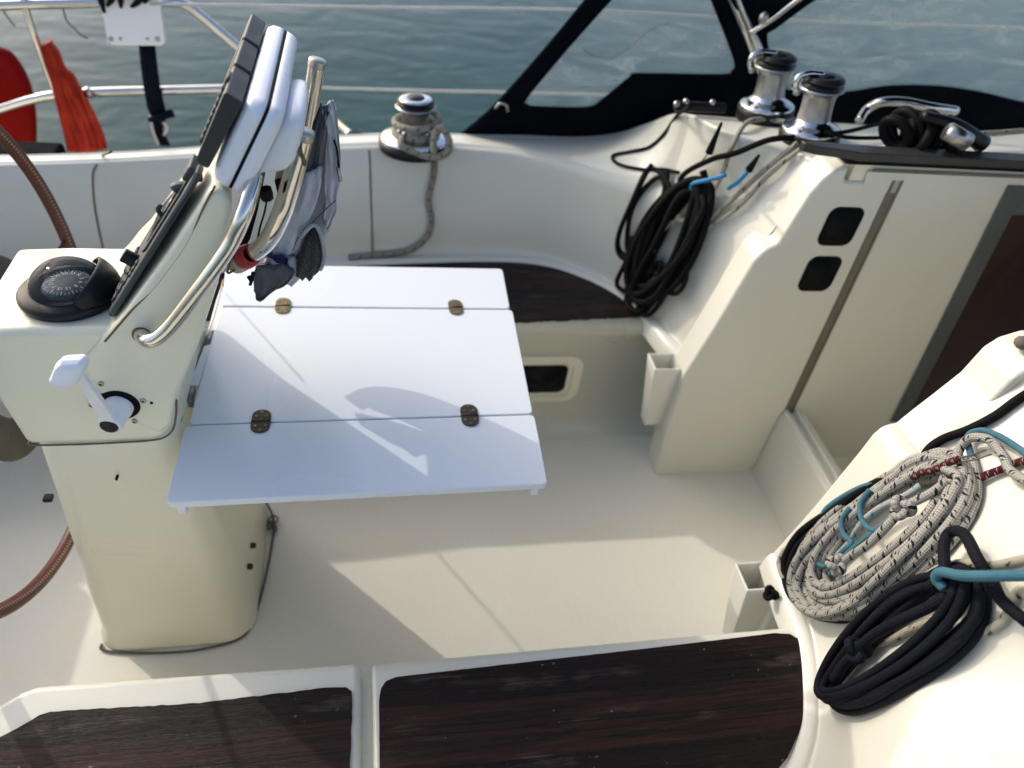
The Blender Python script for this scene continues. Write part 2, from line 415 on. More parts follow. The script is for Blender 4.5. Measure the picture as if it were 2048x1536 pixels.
# ---- seat lockers
def seat_prof(edge, back, sgn):   # y-z section of a locker, sgn +1: front faces -y
    e = edge; s = sgn
    return [(back, ZS), (e + .030 * s, ZS), (e + .012 * s, ZS - .006), (e + .002 * s, ZS - .020), (e + .0 * s, ZS - .045), (e - .0 * s + .012 * s, ZS - .075),
            (e + .010 * s, .10), (e - .005 * s, .045), (e - .03 * s, .012), (e - .06 * s, .002), (e - .06 * s, -.02), (back, -.02)]
def extr(prof, x0, x1, n=1):
    bm = nb(); return grid([[V((L(x0, x1, i / n), y, z)) for y, z in prof] for i in range(n + 1)], bm, True)
# far (port) seat
far = thing('seat_locker', 'long cream seat locker across the cockpit beyond the white table', 'seat locker', (0, 2.0, 0), 'cockpit seat lockers')
FR = 1.915
wy = FR + .010
# far seat with the locker porthole recess on the front wall
o = obj('locker_body', extr([(2.5, ZS), (FR + .03, ZS), (FR + .012, ZS - .006), (FR + .002, ZS - .022), (FR, ZS - .048), (FR + .02, ZS - .085), (FR + .015, .12), (FR - .005, .05), (FR - .035, .012), (FR - .075, .002), (FR - .075, -.02), (2.5, -.02)], -2.6, 1.12), 'gel', far)
def inlay(pts, z, th, jag=.0015, seed=1):
    rnd = random.Random(seed); out = []
    P = [az(p, z) if len(p) == 2 else V(p) for p in pts]
    for i in range(len(P)):
        a, b = P[i], P[(i + 1) % len(P)]; n = max(1, int((b - a).length / .012))
        for k in range(n): q = L(a, b, k / n); out.append(q + V((rnd.uniform(-jag, jag), rnd.uniform(-jag, jag), 0)))
    for q in out: q.z = z - th
    return prism(out, V((0, 0, th)))
obj('wood_inlay', inlay([(-2.4, 1.95, 0), (-2.4, 2.10, 0), (-1.0, 2.19, 0), (.0, 2.262, 0), (1005, 522), (1060, 524), (1130, 538), (1190, 560), (1245, 590), (1275, 612), (1292, 626), (1280, 632), (1030, 641)], ZS + .006, .012, .0022), 'wood', far, smooth=False)
# porthole
def xz_plate(cx, cz, w_, h_, r_, y, d, hole=None, skew=0):
    mk = lambda ww, hh, rr: [V((cx + a + skew * b_, y, cz + b_)) for a, b_ in rrect(ww, hh, rr)]
    return prism(mk(w_, h_, r_), V((0, d, 0)), [mk(*hole)] if hole else ())
obj('window_frame', xz_plate(.60, .232, .165, .112, .055, FR + .003, .03, (.130, .084, .036)), 'gelp', far, bevel=.004)
obj('window_rebate', xz_plate(.60, .232, .131, .085, .037, FR + .009, .02, (.112, .068, .026)), 'gelp', far, bevel=.002)
obj('window_glass', xz_plate(.60, .232, .113, .069, .026, FR + .010, .012), 'glassblk', far)
# near (starboard) lockers
NE = .757
nearA = thing('seat_locker', 'cream seat locker in the foreground right of the gap, with dark wet teak seat', 'seat locker', (.5, .4, 0), 'cockpit seat lockers')
nb_prof = [(-.6, ZS), (NE - .03, ZS), (NE - .012, ZS - .005), (NE - .002, ZS - .018), (NE, ZS - .04), (NE - .02, ZS - .08), (NE - .02, -.02), (-.6, -.02)]
obj('locker_lid', extr(nb_prof, -.010, 1.10), 'gel', nearA, bevel=.010, ang=60)
obj('wood_inlay', inlay([(760, 1640), (758, 1400), (762, 1376), (772, 1362), (792, 1354), (1000, 1330), (1300, 1296), (1550, 1266), (1580, 1268), (1602, 1280), (1614, 1300), (1619, 1330), (1615, 1400), (1600, 1460), (1575, 1515), (1530, 1570), (1480, 1640)], ZS + .006, .012, .0003, 3), 'wood', nearA, smooth=False)
nearB = thing('seat_locker', 'cream seat locker in the foreground left of the gap, its outer corner cut off', 'seat locker', (-.5, .4, 0), 'cockpit seat lockers')
def near_outline(z, inset):
    P = [(-.032, NE), (-.66, .768), (-.69, .757), (-.765, .705), (-1.2, .30), (-1.2, -.6), (-.032, -.6)]
    return [V((x, y, z)) for x, y in P]
obj('locker_lid', prism(near_outline(-.02, 0), V((0, 0, ZS + .02))), 'gel', nearB, bevel=.018, seg=4, ang=25)
obj('wood_inlay', inlay([(699, 1640), (701, 1500), (705, 1400), (703, 1384), (692, 1374), (660, 1374), (400, 1406), (150, 1420), (100, 1424), (78, 1430), (50, 1448), (0, 1474), (-120, 1540), (-120, 1640)], ZS + .006, .012, .0010, 5), 'wood', nearB, smooth=False)
# gap filler between the lids
bm = nb(); box(bm, (-.034, -.6, .0), (-.008, NE - .022, ZS - .035))
obj('lid_gutter', bm, 'gelp', nearB, smooth=False)

# ============================================================ COAMINGS (lofted mouldings with seat backs)
# stations: (base xy at seat level), (crest xyz), (mid slope xyz), (ridge xyz), (outer xyz)
ST = [
 ((-2.6, 2.08), (-2.6, 2.20, .80), (-2.6, 2.25, .81), (-2.6, 2.34, .80), (-2.6, 2.42, .3)),
 ((-1.05, 2.17), az((10, 335), .83), az((36, 322), .84), az((62, 311), .83), (-1.08, 2.45, .3)),
 ((0, 2.28), (0, 2.40, .87), (0, 2.44, .884), (0, 2.53, .87), (0, 2.60, .3)),
 ((.45, 2.315), (.455, 2.415, .87), (.46, 2.46, .884), (.45, 2.57, .87), (.42, 2.66, .3)),
 ((.66, 2.29), (.68, 2.35, .87), (.71, 2.40, .88), ay((1200, 270), 2.58), (.74, 2.74, .60)),
 ((.80, 2.21), (.83, 2.25, .87), (.87, 2.29, .90), ay((1285, 250), 2.47), (1.05, 2.66, .84)),
 ((.90, 2.11), (.925, 2.15, .875), (.96, 2.17, .94), ay((1345, 229), 2.30), (1.2, 2.42, 1.03)),
 ((.96, 2.00), (.985, 2.02, .885), (1.005, 2.03, .98), ay((1388, 232), 2.10), (1.3, 2.20, 1.13)),
 ((1.0, 1.89), (1.035, 1.90, .905), (1.065, 1.905, 1.02), ay((1442, 258), 1.95), (1.45, 1.99, 1.205)),
 ((1.02, 1.80), (1.085, 1.80, .94), (1.135, 1.80, 1.09), (1.175, 1.81, 1.205), (1.55, 1.85, 1.22)),
 ((1.045, 1.735), (1.108, 1.735, .95), (1.168, 1.735, 1.12), (1.206, 1.735, 1.214), (1.7, 1.735, 1.232)),
 ((1.055, 1.69), (1.12, 1.69, .95), (1.18, 1.69, 1.12), (1.215, 1.69, 1.205), (1.7, 1.69, 1.225)),
]
ST2 = [ST[i] for i in range(8)] + [
 ((1.0, 1.89), (1.045, 1.90, .90), (1.105, 1.90, 1.03), (1.175, 1.92, 1.175), (1.45, 1.99, 1.215)),
 ((1.01, 1.80), (1.085, 1.80, .925), (1.165, 1.80, 1.09), (1.222, 1.80, 1.218), (1.55, 1.85, 1.235)),
 ((1.02, 1.72), (1.095, 1.72, .95), (1.180, 1.72, 1.13), (1.24, 1.72, 1.236), (1.7, 1.72, 1.245)),
 ((1.03, 1.655), (1.10, 1.655, .965), (1.188, 1.655, 1.14), (1.245, 1.655, 1.238), (1.7, 1.655, 1.246)),
]
def coaming_rows(mir=None):
    rows = []
    for (bx, by), c, d, e, f in (ST if mir is None else ST2):
        c, d, e, f = map(V, (c, d, e, f)); b0 = V((bx, by, ZS - .05)); b1 = V((bx, by, ZS))
        cov = L(b1, c, .10) + V((0, .0, -.012)); m1 = L(b1, c, .35); m2 = L(b1, c, .7)
        inw = (b1 - V((f.x, f.y, ZS))); inw.z = 0; inw = inw.normalized() if inw.length else V((0, -1, 0))
        row = [b0 + inw * .04, b1 + inw * .035 + V((0, 0, .0)), b1 + inw * .012 + V((0, 0, .018)), cov, m1, m2, L(m2, c, .62), c + V((0, 0, -.012)), c + (d - c) * .25, L(c, d, .6), d, L(d, e, .5), L(d, e, .85), e, L(e, f, .12), f, V((f.x, f.y + .02, ZW - .2)) if f.x < .6 else f + V((.15, .05, -.05))]
        if mir is not None: row = [V((p.x, mir - p.y, p.z)) for p in row]
        rows.append(row)
    return smoothgrid(rows, 4, 8)
port = tag(obj('coaming', grid(coaming_rows()), 'gel', loc=(0, 2.4, 0)), 'long cream coaming moulding with curved seat back on the far side of the cockpit', 'coaming', 'cockpit coamings')
star = tag(obj('coaming', grid(coaming_rows(2.60)), 'gel', loc=(.9, .4, 0)), 'cream moulded coaming in the right foreground under the coiled white and navy ropes', 'coaming', 'cockpit coamings')

# ============================================================ COMPANIONWAY: side walls, sill, tracks, hatch rail
cw = thing('companionway', 'cream companionway entrance with recessed side walls, dark hatch rail and mahogany door', 'companionway', (1.45, 1.3, 0))
PR = [(1.035, -.02), (1.005, .50), (1.045, .69), (1.085, .91), (1.092, .945), (1.108, .975), (1.143, 1.0), (1.175, 1.156), (1.195, 1.200), (1.215, 1.226), (1.256, 1.243), (1.262, 1.200), (1.325, 1.204), (1.314, 1.230)]
PRN = [(1.035, -.02), (1.005, .50), (1.040, .69), (1.068, .90), (1.072, .950), (1.082, .975), (1.10, .985), (1.135, .992), (1.150, 1.006), (1.178, 1.10), (1.195, 1.200), (1.215, 1.226), (1.256, 1.243)]
def wallpts(y): return [V((x, y, z)) for x, z in PR[:-2]] + [V((3.2, y, 1.200)), V((3.2, y, -.02))]
hole_c = [(1.312, 1.062), (1.317, .902)]
def sq(cx, cz, y, w_=.049, h_=.056, r_=.026, sk=.0): return [V((cx + a + sk * b_, y, cz + b_)) for a, b_ in rrect(w_, h_, r_)]
obj('side_wall', prism(wallpts(1.640), V((0, .105, 0))), 'gel', cw, bevel=.011, seg=4, ang=14)
for c in hole_c:
    h = obj('instrument', prism(sq(*c, 1.637, .055, .062, .028), V((0, .01, 0))), 'blackm', cw, bevel=.0015)
    bm = prism(sq(*c, 1.6362, .049, .056, .025), V((0, .002, 0))); obj('instrument_face', bm, 'blackm', h)
yn = .950
o = obj('side_wall', prism([V((x, yn, z)) for x, z in PRN] + [V((3.2, yn, 1.245)), V((3.2, yn, -.02))], V((0, -.10, 0))), 'gel', cw, bevel=.020, seg=6, ang=14)
# recess strip below the hatch rail
bm = nb(); box(bm, (1.275, 1.647, 1.20), (3.2, 1.70, 1.262)); obj('rail_backing', bm, 'gelp', cw, smooth=False)
bm = nb(); box(bm, (1.33, 1.6365, 1.231), (3.2, 1.6395, 1.239)); obj('ledge_trim', bm, 'seam', cw, smooth=False)
bm = prism([V((1.326, 1.6385, 1.17)), V((1.314, 1.6385, 1.231)), V((3.2, 1.6385, 1.231)), V((3.2, 1.6385, 1.17))], V((0, .008, 0))); obj('ledge_panel', bm, 'gel', cw, bevel=.0015, seg=2)
# hatch rail
RP = [(1.118, 1.690), (1.122, 1.672), (1.15, 1.655), (1.20, 1.645), (1.27, 1.628), (3.2, 1.620), (3.2, 1.675), (1.27, 1.680), (1.16, 1.692)]
obj('hatch_rail', prism([V((x, y, 1.262)) for x, y in RP], V((0, 0, .024))), 'aludk', cw, bevel=.004, seg=3)
bm = nb(); box(bm, (1.24, 1.640, 1.248), (3.2, 1.70, 1.2615)); obj('rail_seal', bm, 'blackm', cw, smooth=False)
# track groove on the side wall
g0, g1 = ay((1797, 362), 1.636), ay((1574, 832), 1.636)
bm = nb(); dx = .013
for s in (-1, 1): hexa(bm, [g0 + V((s * dx - .004, 0, 0)), g0 + V((s * dx + .004, 0, 0)), g1 + V((s * dx + .004, 0, 0)), g1 + V((s * dx - .004, 0, 0))], [g0 + V((s * dx - .004, .01, 0)), g0 + V((s * dx + .004, .01, 0)), g1 + V((s * dx + .004, .01, 0)), g1 + V((s * dx - .004, .01, 0))])
obj('washboard_track', bm, 'alu', cw, smooth=False)
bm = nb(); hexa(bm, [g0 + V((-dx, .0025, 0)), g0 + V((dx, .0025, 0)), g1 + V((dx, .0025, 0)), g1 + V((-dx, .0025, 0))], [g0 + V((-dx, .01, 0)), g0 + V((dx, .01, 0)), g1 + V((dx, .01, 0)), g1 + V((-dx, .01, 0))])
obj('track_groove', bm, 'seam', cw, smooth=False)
# grey frame and mahogany panel on the wall farther forward
f0, f1 = ay((2018, 372), 1.632), ay((1782, 845), 1.632)
bm = nb(); wd = V((.060, 0, 0)); d_ = V((0, .007, 0))
hexa(bm, [f0, f0 + wd, f1 + wd, f1], [f0 + d_, f0 + wd + d_, f1 + wd + d_, f1 + d_])
obj('door_frame', bm, 'greypanel', cw, bevel=.002)
bm = nb(); a_ = f0 + wd; hexa(bm, [a_ + V((.0, 0, 0)), a_ + V((1.1, 0, 0)), a_ + V((1.1, 0, -.09)), a_ + V((.012, 0, -.09))], [a_ + d_, a_ + V((1.1, 0, 0)) + d_, a_ + V((1.1, 0, -.09)) + d_, a_ + V((.012, 0, -.09)) + d_])
obj('door_frame', bm, 'greypanel', cw, bevel=.002)
bm = nb(); b0, b1 = a_ + V((.012, .004, -.09)), f1 + wd + V((0, .004, 0))
hexa(bm, [b0, b0 + V((1.1, 0, 0)), V((b0.x + 1.1, b1.y, b1.z)), b1], [p + V((0, .006, 0)) for p in (b0, b0 + V((1.1, 0, 0)), V((b0.x + 1.1, b1.y, b1.z)), b1)])
obj('door', bm, 'mahog', cw, smooth=False)
# sill with channel
bm = nb(); box(bm, (1.425, .95, -.02), (1.455, 1.6395, .315)); obj('sill', bm, 'gel', cw, bevel=.01)
for x0 in (1.432, 1.472):
    bm = nb(); box(bm, (x0, .95, .312), (x0 + .012, 1.636, .334)); obj('sill_channel', bm, 'pocket', cw, bevel=.003)
bm = nb(); box(bm, (1.450, .95, .25), (1.52, 1.6395, .313)); obj('sill_base', bm, 'gelp', cw, bevel=.004)
bm = nb(); box(bm, (1.52, .60, .02), (3.2, 1.6395, .06)); obj('cabin_sole', bm, 'gelp', cw, smooth=False)
# sliding hatch over the entrance (mostly out of frame)
bm = nb(); box(bm, (1.95, .97, 1.30), (3.2, 1.62, 1.325)); obj('sliding_hatch', bm, 'gel', cw, bevel=.01)
def hit0(p): return ay(p, .90)
# cabin top forward of the ridge
def roofrow(x): return [V((x, 1.695, 1.215)), V((x, 1.71, 1.238)), V((x, 1.8, 1.232)), V((x, 2.0, 1.205)), V((x, 2.12, 1.165)), V((x, 2.3, 1.06)), V((x, 2.5, .92)), V((x, 2.75, .7))]
obj('cabin_top', grid(smoothgrid([roofrow(x) for x in (1.32, 1.6, 2.2, 3.0, 4.2)], 4, 3)), 'gel', cw)
obj('cabin_top', grid(smoothgrid([[V((p.x, 2.60 - p.y, p.z)) for p in roofrow(x)] for x in (1.32, 1.6, 2.2, 3.0, 4.2)], 4, 3)), 'gel', cw)
obj('knob', icob(nb(), hit0((2046, 686)), .016, (1, 1, .8)), 'r_thin', cw)

# out-of-view stern bench, added and sized to shade the floor by the wheel
hs = thing('stern_shade_bench', 'unseen cream bench across the stern, added to shade the floor by the pedestal', 'bench', (-2.2, 1.3, 0))
bm = nb(); box(bm, (-2.7, .35, -.02), (-1.72, 2.16, .80)); obj('seat_moulding', bm, 'gel', hs, bevel=.03)
bm = nb(); box(bm, (-2.6, .5, .80), (-1.85, 2.0, .812)); obj('wood_inlay', bm, 'wood', hs, bevel=.004)
# surface lookups
def bvh_of(*obs):
    vs = []; fs = []
    for o in obs:
        k = len(vs); me = o.data; mw = ORG[o]
        vs += [v.co + mw for v in me.vertices]; fs += [[k + i for i in p.vertices] for p in me.polygons]
    return BVHTree.FromPolygons(vs, fs)
side_walls = [c for c in cw.children if c.name.startswith('side_wall')]
lids = [c for c in nearA.children if c.name.startswith('locker_lid')]
BN = bvh_of(star, *side_walls, *lids)
BF = bvh_of(port, *side_walls, *[c for c in far.children if c.name.startswith('locker_body')])
def hit(B, p, lift=0., fallback=None):
    d = ray(*p).normalized(); h = B.ray_cast(EYE, d)
    if h[0] is None: return fallback if fallback is not None else EYE + d * 2
    n = h[1]; n = -n if n.dot(d) > 0 else n
    return h[0] + n * lift

# seams on the far seat back
for pts in ([(738, 300), (740, 330), (742, 400), (744, 460), (746, 518)], [(222, 303), (205, 312), (193, 330), (186, 350), (188, 400), (196, 450), (208, 506)]):
    P = [hit(BF, p, .0005) for p in pts]
    obj('panel_joint', tube(P, .0035, 6), 'seam', port)

# ============================================================ WINCH HANDLE POCKETS
def pocket(label, y0, sgn, cx, ztop):
    t_ = thing('handle_pocket', label, 'winch handle pocket', (cx, y0, ztop - .3), 'winch handle pockets')
    w0, w1, d0, d1, h = .06, .045, .085, .05, .30
    Pt = lambda s, k, z, ins: V((cx + s * ((w0 if z else w1) - ins) + (0 if z else .035), y0 + sgn * (ins if k == 0 else (d0 if z else d1) - ins), ztop - (0 if z else h)))
    bm = nb(); A = [bm.verts.new(Pt(s, k, 1, 0)) for s, k in ((-1, 0), (1, 0), (1, 1), (-1, 1))]; B = [bm.verts.new(Pt(s, k, 0, 0)) for s, k in ((-1, 0), (1, 0), (1, 1), (-1, 1))]
    I = [bm.verts.new(Pt(s, k, 1, .007)) for s, k in ((-1, 0), (1, 0), (1, 1), (-1, 1))]; J = [bm.verts.new(Pt(s, k, 0, .007) + V((0, 0, .01))) for s, k in ((-1, 0), (1, 0), (1, 1), (-1, 1))]
    for i in range(4):
        j = (i + 1) % 4; bm.faces.new((A[i], A[j], B[j], B[i])); bm.faces.new((I[j], I[i], J[i], J[j])); bm.faces.new((A[j], A[i], I[i], I[j]))
    bm.faces.new(B); bm.faces.new(J[::-1])
    obj('pocket_shell', bm, 'pocket', t_, bevel=.004)
    return t_
pocket('cream winch handle pocket at the far corner beside the companionway wall', 1.755, -1, .972, .50)
pocket('cream winch handle pocket half hidden behind the coiled white rope', .875, 1, .985, .455)

# ============================================================ PEDESTAL
ped = thing('steering_pedestal', 'cream steering pedestal with leaning instrument head left of the white table', 'steering pedestal', (-.55, 1.3, 0))
def rsec(x0, x1, y0, y1, z, r, n=7):
    cx, cy = (x0 + x1) / 2, (y0 + y1) / 2; return [V((cx + a, cy + b_, z)) for a, b_ in rrect((x1 - x0) / 2, (y1 - y0) / 2, r, n)]
secs = [rsec(-.757, -.338, 1.094, 1.60, -.005, .08), rsec(-.755, -.341, 1.097, 1.598, .012, .08), rsec(-.747, -.352, 1.110, 1.59, .04, .075), rsec(-.732, -.356, 1.112, 1.58, .25, .07), rsec(-.706, -.378, 1.120, 1.57, .55, .06), rsec(-.684, -.410, 1.124, 1.56, .805, .05), rsec(-.682, -.43, 1.124, 1.55, .86, .05)]
obj('column', grid([cr(s, 1, True) for s in secs], closed=True), 'gelp', ped)
# head, profile in x-z
def xzprism(P, y0, y1): return prism([V((x, y0, z)) for x, z in P], V((0, y1 - y0, 0)))
hd = xzprism([(-.690, .808), (-.704, .95), (-.706, 1.100), (-.60, 1.106), (-.46, 1.106), (-.40, 1.12), (-.36, 1.0), (-.375, .949), (-.400, .86), (-.418, .825), (-.445, .808)], 1.122, 1.405)
obj('head', hd, 'gelp', ped, bevel=.022, seg=5, ang=20)
arm = xzprism([(-.535, 1.03), (-.500, 1.07), (-.43, 1.150), (-.335, 1.275), (-.246, 1.402), (-.222, 1.392), (-.218, 1.360), (-.262, 1.214), (-.322, 1.065), (-.378, .949), (-.402, .87), (-.43, .84), (-.50, .90)], 1.110, 1.56)
for v in arm.verts:
    if v.co.y > 1.3: v.co.y = L(1.58, 1.35, min(1, max(0, (v.co.z - .88) / .3))); v.co.x -= .03
obj('console_arm', arm, 'gelp', ped, bevel=.016, seg=5, ang=20)
# seam bead around the head, its dark line also standing for the gap shadow
P = [ay(p, 1.119) for p in [(58, 884), (66, 890), (150, 889), (240, 885), (300, 881), (330, 874), (346, 858), (352, 830), (353, 800)]]
obj('seam_bead', tube(P, .0022, 6), 'seal', ped)
# panel edge trims on the arm (yellowed sealant)
P = [ay(p, 1.112) for p in [(210, 683), (236, 652), (262, 622), (300, 585), (340, 535), (370, 492), (392, 450), (412, 405), (430, 372)]]
obj('seam_bead', tube(P, .0022, 6), 'seal', ped)
# rope trim around the base + ring
P = [az(p, .006) for p in [(204, 1288), (203, 1298), (230, 1304), (300, 1306), (380, 1302), (450, 1288), (484, 1274), (500, 1255), (515, 1215), (532, 1150), (545, 1080), (547, 1040), (535, 1010), (520, 995)]]
tag(obj('brown_line', tube(P, .0036, 8), 'r_thin', None), 'thin brown cord lying round the foot of the steering pedestal, knotted at one end', 'cord')
kn = bpy.data.objects[-1] if False else [o_ for o_ in C.objects if o_.name == 'brown_line'][0]
bm = nb()
for (px, py, rr, tl) in ((546, 1040, .016, .3), (540, 1050, .014, 1.0), (549, 1056, .012, 2.0)):
    c_ = az((px, py), .02); tube([c_ + V((rr * math.cos(a) * math.cos(tl), rr * math.sin(a), rr * math.cos(a) * math.sin(tl) * .6)) for a in [i * PI / 5 for i in range(10)]], .003, 6, closed=True, bm=bm, res=3)
obj('knot', bm, 'r_thin', kn)
for p in ((508, 1091), (502, 1133)):
    c_ = ax(p, -.345); obj('bolt', lathe([(0, .006), (.006, .005), (.009, .001), (.009, -.02)], c_, V((1, -.1, .05)), 12), 'brassd', ped)
for p in ((233, 958),):
    obj('screw_hole', lathe([(0, .002), (.003, .002), (.003, -.01)], ay(p, 1.108), V((0, -1, 0)), 10), 'blackm', ped)
bm = nb(); c_ = ay((92, 1003), 1.2); fbox(bm, c_, V((1, 0, 0)), V((0, 1, 0)), V((0, 0, 1)), (-.008, .012), (0, .02), (-.006, .006)); obj('black_clip', bm, 'black', ped, bevel=.003)
# screws on the head
for p in ((201, 768), (183, 811), (286, 802), (269, 843)):
    c_ = ay(p, 1.108 if p[0] > 190 else 1.120); s_ = obj('screw', lathe([(0, .0015), (.0035, .002), (.0055, .001), (.006, -.004)], c_, V((0, -1, 0)), 14), 'steeld', ped)
    obj('screw_slot', lathe([(0, .0028), (.0022, .0026), (.0022, 0)], c_, V((0, -1, 0)), 6), 'blackm', s_)
obj('keyhole', lathe([(0, .001), (.003, .001), (.003, -.004)], ay((303, 806), 1.109), V((0, -1, 0)), 10), 'blackm', ped)

# engine lever on the near face
lev = thing('engine_lever', 'white engine control lever with pale knob on the near side of the pedestal head', 'control lever', ay((225, 810), 1.11))
hc = ay((238, 811), 1.108); hx = V((-.12, -1, -.06)).normalized()
obj('gasket', lathe([(0, .004), (.036, .004), (.038, 0), (.038, -.004)], hc + V((0, .002, 0)), V((0, -1, 0)), 32), 'blackm', lev)
hub = obj('hub', lathe([(a_ * .88, b_ * .92) for a_, b_ in [(.031, 0), (.031, .012), (.027, .028), (.0255, .052), (.0235, .058), (.0195, .0595), (.0185, .056), (0, .055)]], hc, hx, 36), 'white', lev)
obj('hub_cap', lathe([(a_ * .88, b_ * .92) for a_, b_ in [(.0185, .0575), (.0175, .0615), (.013, .0625), (.011, .0605), (0, .060)]], hc, hx, 32), 'black', hub)
k0 = hc + hx * .044; k1 = ay((158, 746), 1.004)
bm = nb(); dr = (k1 - k0).normalized(); sd = dr.cross(hx).normalized(); nn = sd.cross(dr)
hexa(bm, [k0 + sd * .015 + nn * .007, k0 - sd * .015 + nn * .007, k0 - sd * .015 - nn * .007, k0 + sd * .015 - nn * .007], [k1 + sd * .008 + nn * .0055, k1 - sd * .008 + nn * .0055, k1 - sd * .008 - nn * .0055, k1 + sd * .008 - nn * .0055])
obj('lever_arm', bm, 'white', lev, bevel=.003)
kc = ay((142, 742), 1.0)
bm = nb(); ea = (ay((165, 720), 1.0) - ay((103, 752), 1.0)).normalized()
KP = [ay(p, 1.0) for p in [(100, 757), (112, 728), (124, 717), (166, 715), (176, 722), (172, 740), (158, 760), (146, 769), (128, 770), (106, 766)]]
G = []
for d, s in ((-.016, .55), (-.012, .85), (-.004, 1.0), (.006, 1.0), (.015, .85), (.02, .55)):
    cc = sum(KP, V()) / len(KP); G.append([cc + (p - cc) * s + V((.15 * d, d, 0)) for p in KP])
obj('knob', grid(G, closed=True), 'knob', lev, bevel=.006, seg=4, ang=20)

# compass on the deck of the head
cp = az((143, 590), 1.108)
cmp_ = thing('compass', 'black binnacle compass with clear dome and dark hood on the pedestal head', 'compass', cp)
def ell(bm, cx=1.0, cy=1.0): 
    for v in bm.verts: v.co.x = cp.x + (v.co.x - cp.x) * cx; v.co.y = cp.y + (v.co.y - cp.y) * cy
    return bm
obj('base_ring', ell(lathe([(.086, 0), (.088, .006), (.087, .014), (.082, .018), (.068, .022), (.060, .024), (.057, .018), (0, .016)], cp, n=48), 1.0, .98), 'black', cmp_)
obj('dial', lathe([(0, .030), (.038, .028), (.045, .022), (.045, .018)], cp, n=40), 'greykey', cmp_)
bm = nb()
for i in range(36):
    a = i * PI / 18; l_ = .010 if i % 3 == 0 else .005; dd = V((math.cos(a), math.sin(a), 0)); tt = V((-math.sin(a), math.cos(a), 0)) * .0006
    q = cp + dd * .041 + V((0, 0, .0285)); q2 = cp + dd * (.041 - l_) + V((0, 0, .0305)); poly(bm, [q - tt, q + tt, q2 + tt, q2 - tt])
obj('dial_marks', bm, 'ink', cmp_, smooth=False)
bm = nb()
for i, s_ in enumerate(('N', '3', '6', 'E', '12', '15', 'S', '21', '24', 'W', '30', '33')):
    cu = bpy.data.curves.new('t', 'FONT'); cu.body = s_; cu.size = .0105; cu.align_x = 'CENTER'; cu.align_y = 'CENTER'
    to = bpy.data.objects.new('t', cu); me = bpy.data.meshes.new_from_object(to); a = -i * PI / 6 + .9
    me.transform(Matrix.Translation(cp + V((math.cos(a) * .025, math.sin(a) * .025, .0325))) @ Matrix.Rotation(a - PI / 2, 4, 'Z')); bm.from_mesh(me)
    bpy.data.objects.remove(to); bpy.data.curves.remove(cu); bpy.data.meshes.remove(me)
obj('dial_numerals', bm, 'ink', cmp_, smooth=False)
obj('dome', lathe([(.066 * math.cos(a), .018 + .054 * math.sin(a)) for a in [i * PI / 2 / 12 for i in range(12)]] + [(0, .072)], cp, n=48), 'dome', cmp_)
# hood: part of a larger dome on the forward side
rows = []
for i in range(9):
    ph = R(2 + 50 * i / 8); rows.append([cp + V((.012 + .075 * math.cos(la) * math.cos(ph), .072 * math.sin(la), .014 + .064 * math.cos(la) * math.sin(ph))) for la in [R(-72 + 8 * k) for k in range(19)]])
bm = grid(rows); o = obj('hood', bm, 'black', cmp_); md = o.modifiers.new('solid', 'SOLIDIFY'); md.thickness = .004; md.offset = 1
rows = [[cp + V((-.075 + .03 * math.cos(a) - .01, .0 + .0 + .05 * math.sin(a), .016)) for a in (0, 1)]]

# autopilot keypad on the aft face of the arm
A0 = V((-.462, 1.13, 1.118)); A1 = V((-.262, 1.13, 1.408)); e1 = (A1 - A0).normalized(); e2 = V((0, 1, 0)); e3 = e2.cross(e1).normalized()
if e3.x > 0: e3 = -e3
Lk = (A1 - A0).length
kp = thing('control_panel', 'dark grey instrument control panel with rubber keys on the sloping arm of the pedestal', 'control panel', A0)
Ol = [A0 + e1 * a + e2 * b_ for a, b_ in [(0, .02), (.012, .0), (.20, -.004), (Lk - .03, .0), (Lk, .015), (Lk, .045), (Lk - .05, .075), (.20, .165), (.012, .17), (0, .15)]]
obj('housing', prism(Ol, e3 * .012), 'grey', kp, bevel=.006, seg=3)
Ol = [A0 + e1 * a + e2 * b_ + e3 * .012 for a, b_ in [(.15, .03), (.17, .014), (Lk - .05, .012), (Lk - .03, .02), (Lk - .04, .055), (Lk - .07, .075), (.19, .148), (.16, .145)]]
obj('screen_bezel', prism(Ol, e3 * .004), 'grey', kp, bevel=.002)
Ol = [A0 + e1 * a + e2 * b_ + e3 * .016 for a, b_ in [(.175, .03), (Lk - .06, .025), (Lk - .08, .058), (.19, .13)]]
obj('screen', prism(Ol, e3 * .0015), 'glassblk', kp)
for i in range(3):
    for j in range(4):
        a = .022 + .022 * i + (.004 if j in (0, 5) else 0); b_ = .022 + .033 * j; bm = nb(); fbox(bm, A0 + e1 * a + e2 * b_ + e3 * .0115, e1, e2, e3, (0, .013), (0, .021), (0, .005)); obj('key', bm, 'greykey', kp, bevel=.0025)
for j in range(3):
    bm = nb(); fbox(bm, A0 + e1 * (.10 + .013 * j) + e2 * (.012 + .002 * j) + e3 * .0115, e1, e2, e3, (0, .008), (0, .013), (0, .0045)); obj('key', bm, 'greykey', kp, bevel=.0025)
kc2 = A0 + e1 * .105 + e2 * .06 + e3 * .012
bm = lathe([(.013, 0), (.013, .022), (.012, .024), (0, .0245)], kc2, e3, 24); obj('rotary_knob', bm, 'black', kp)
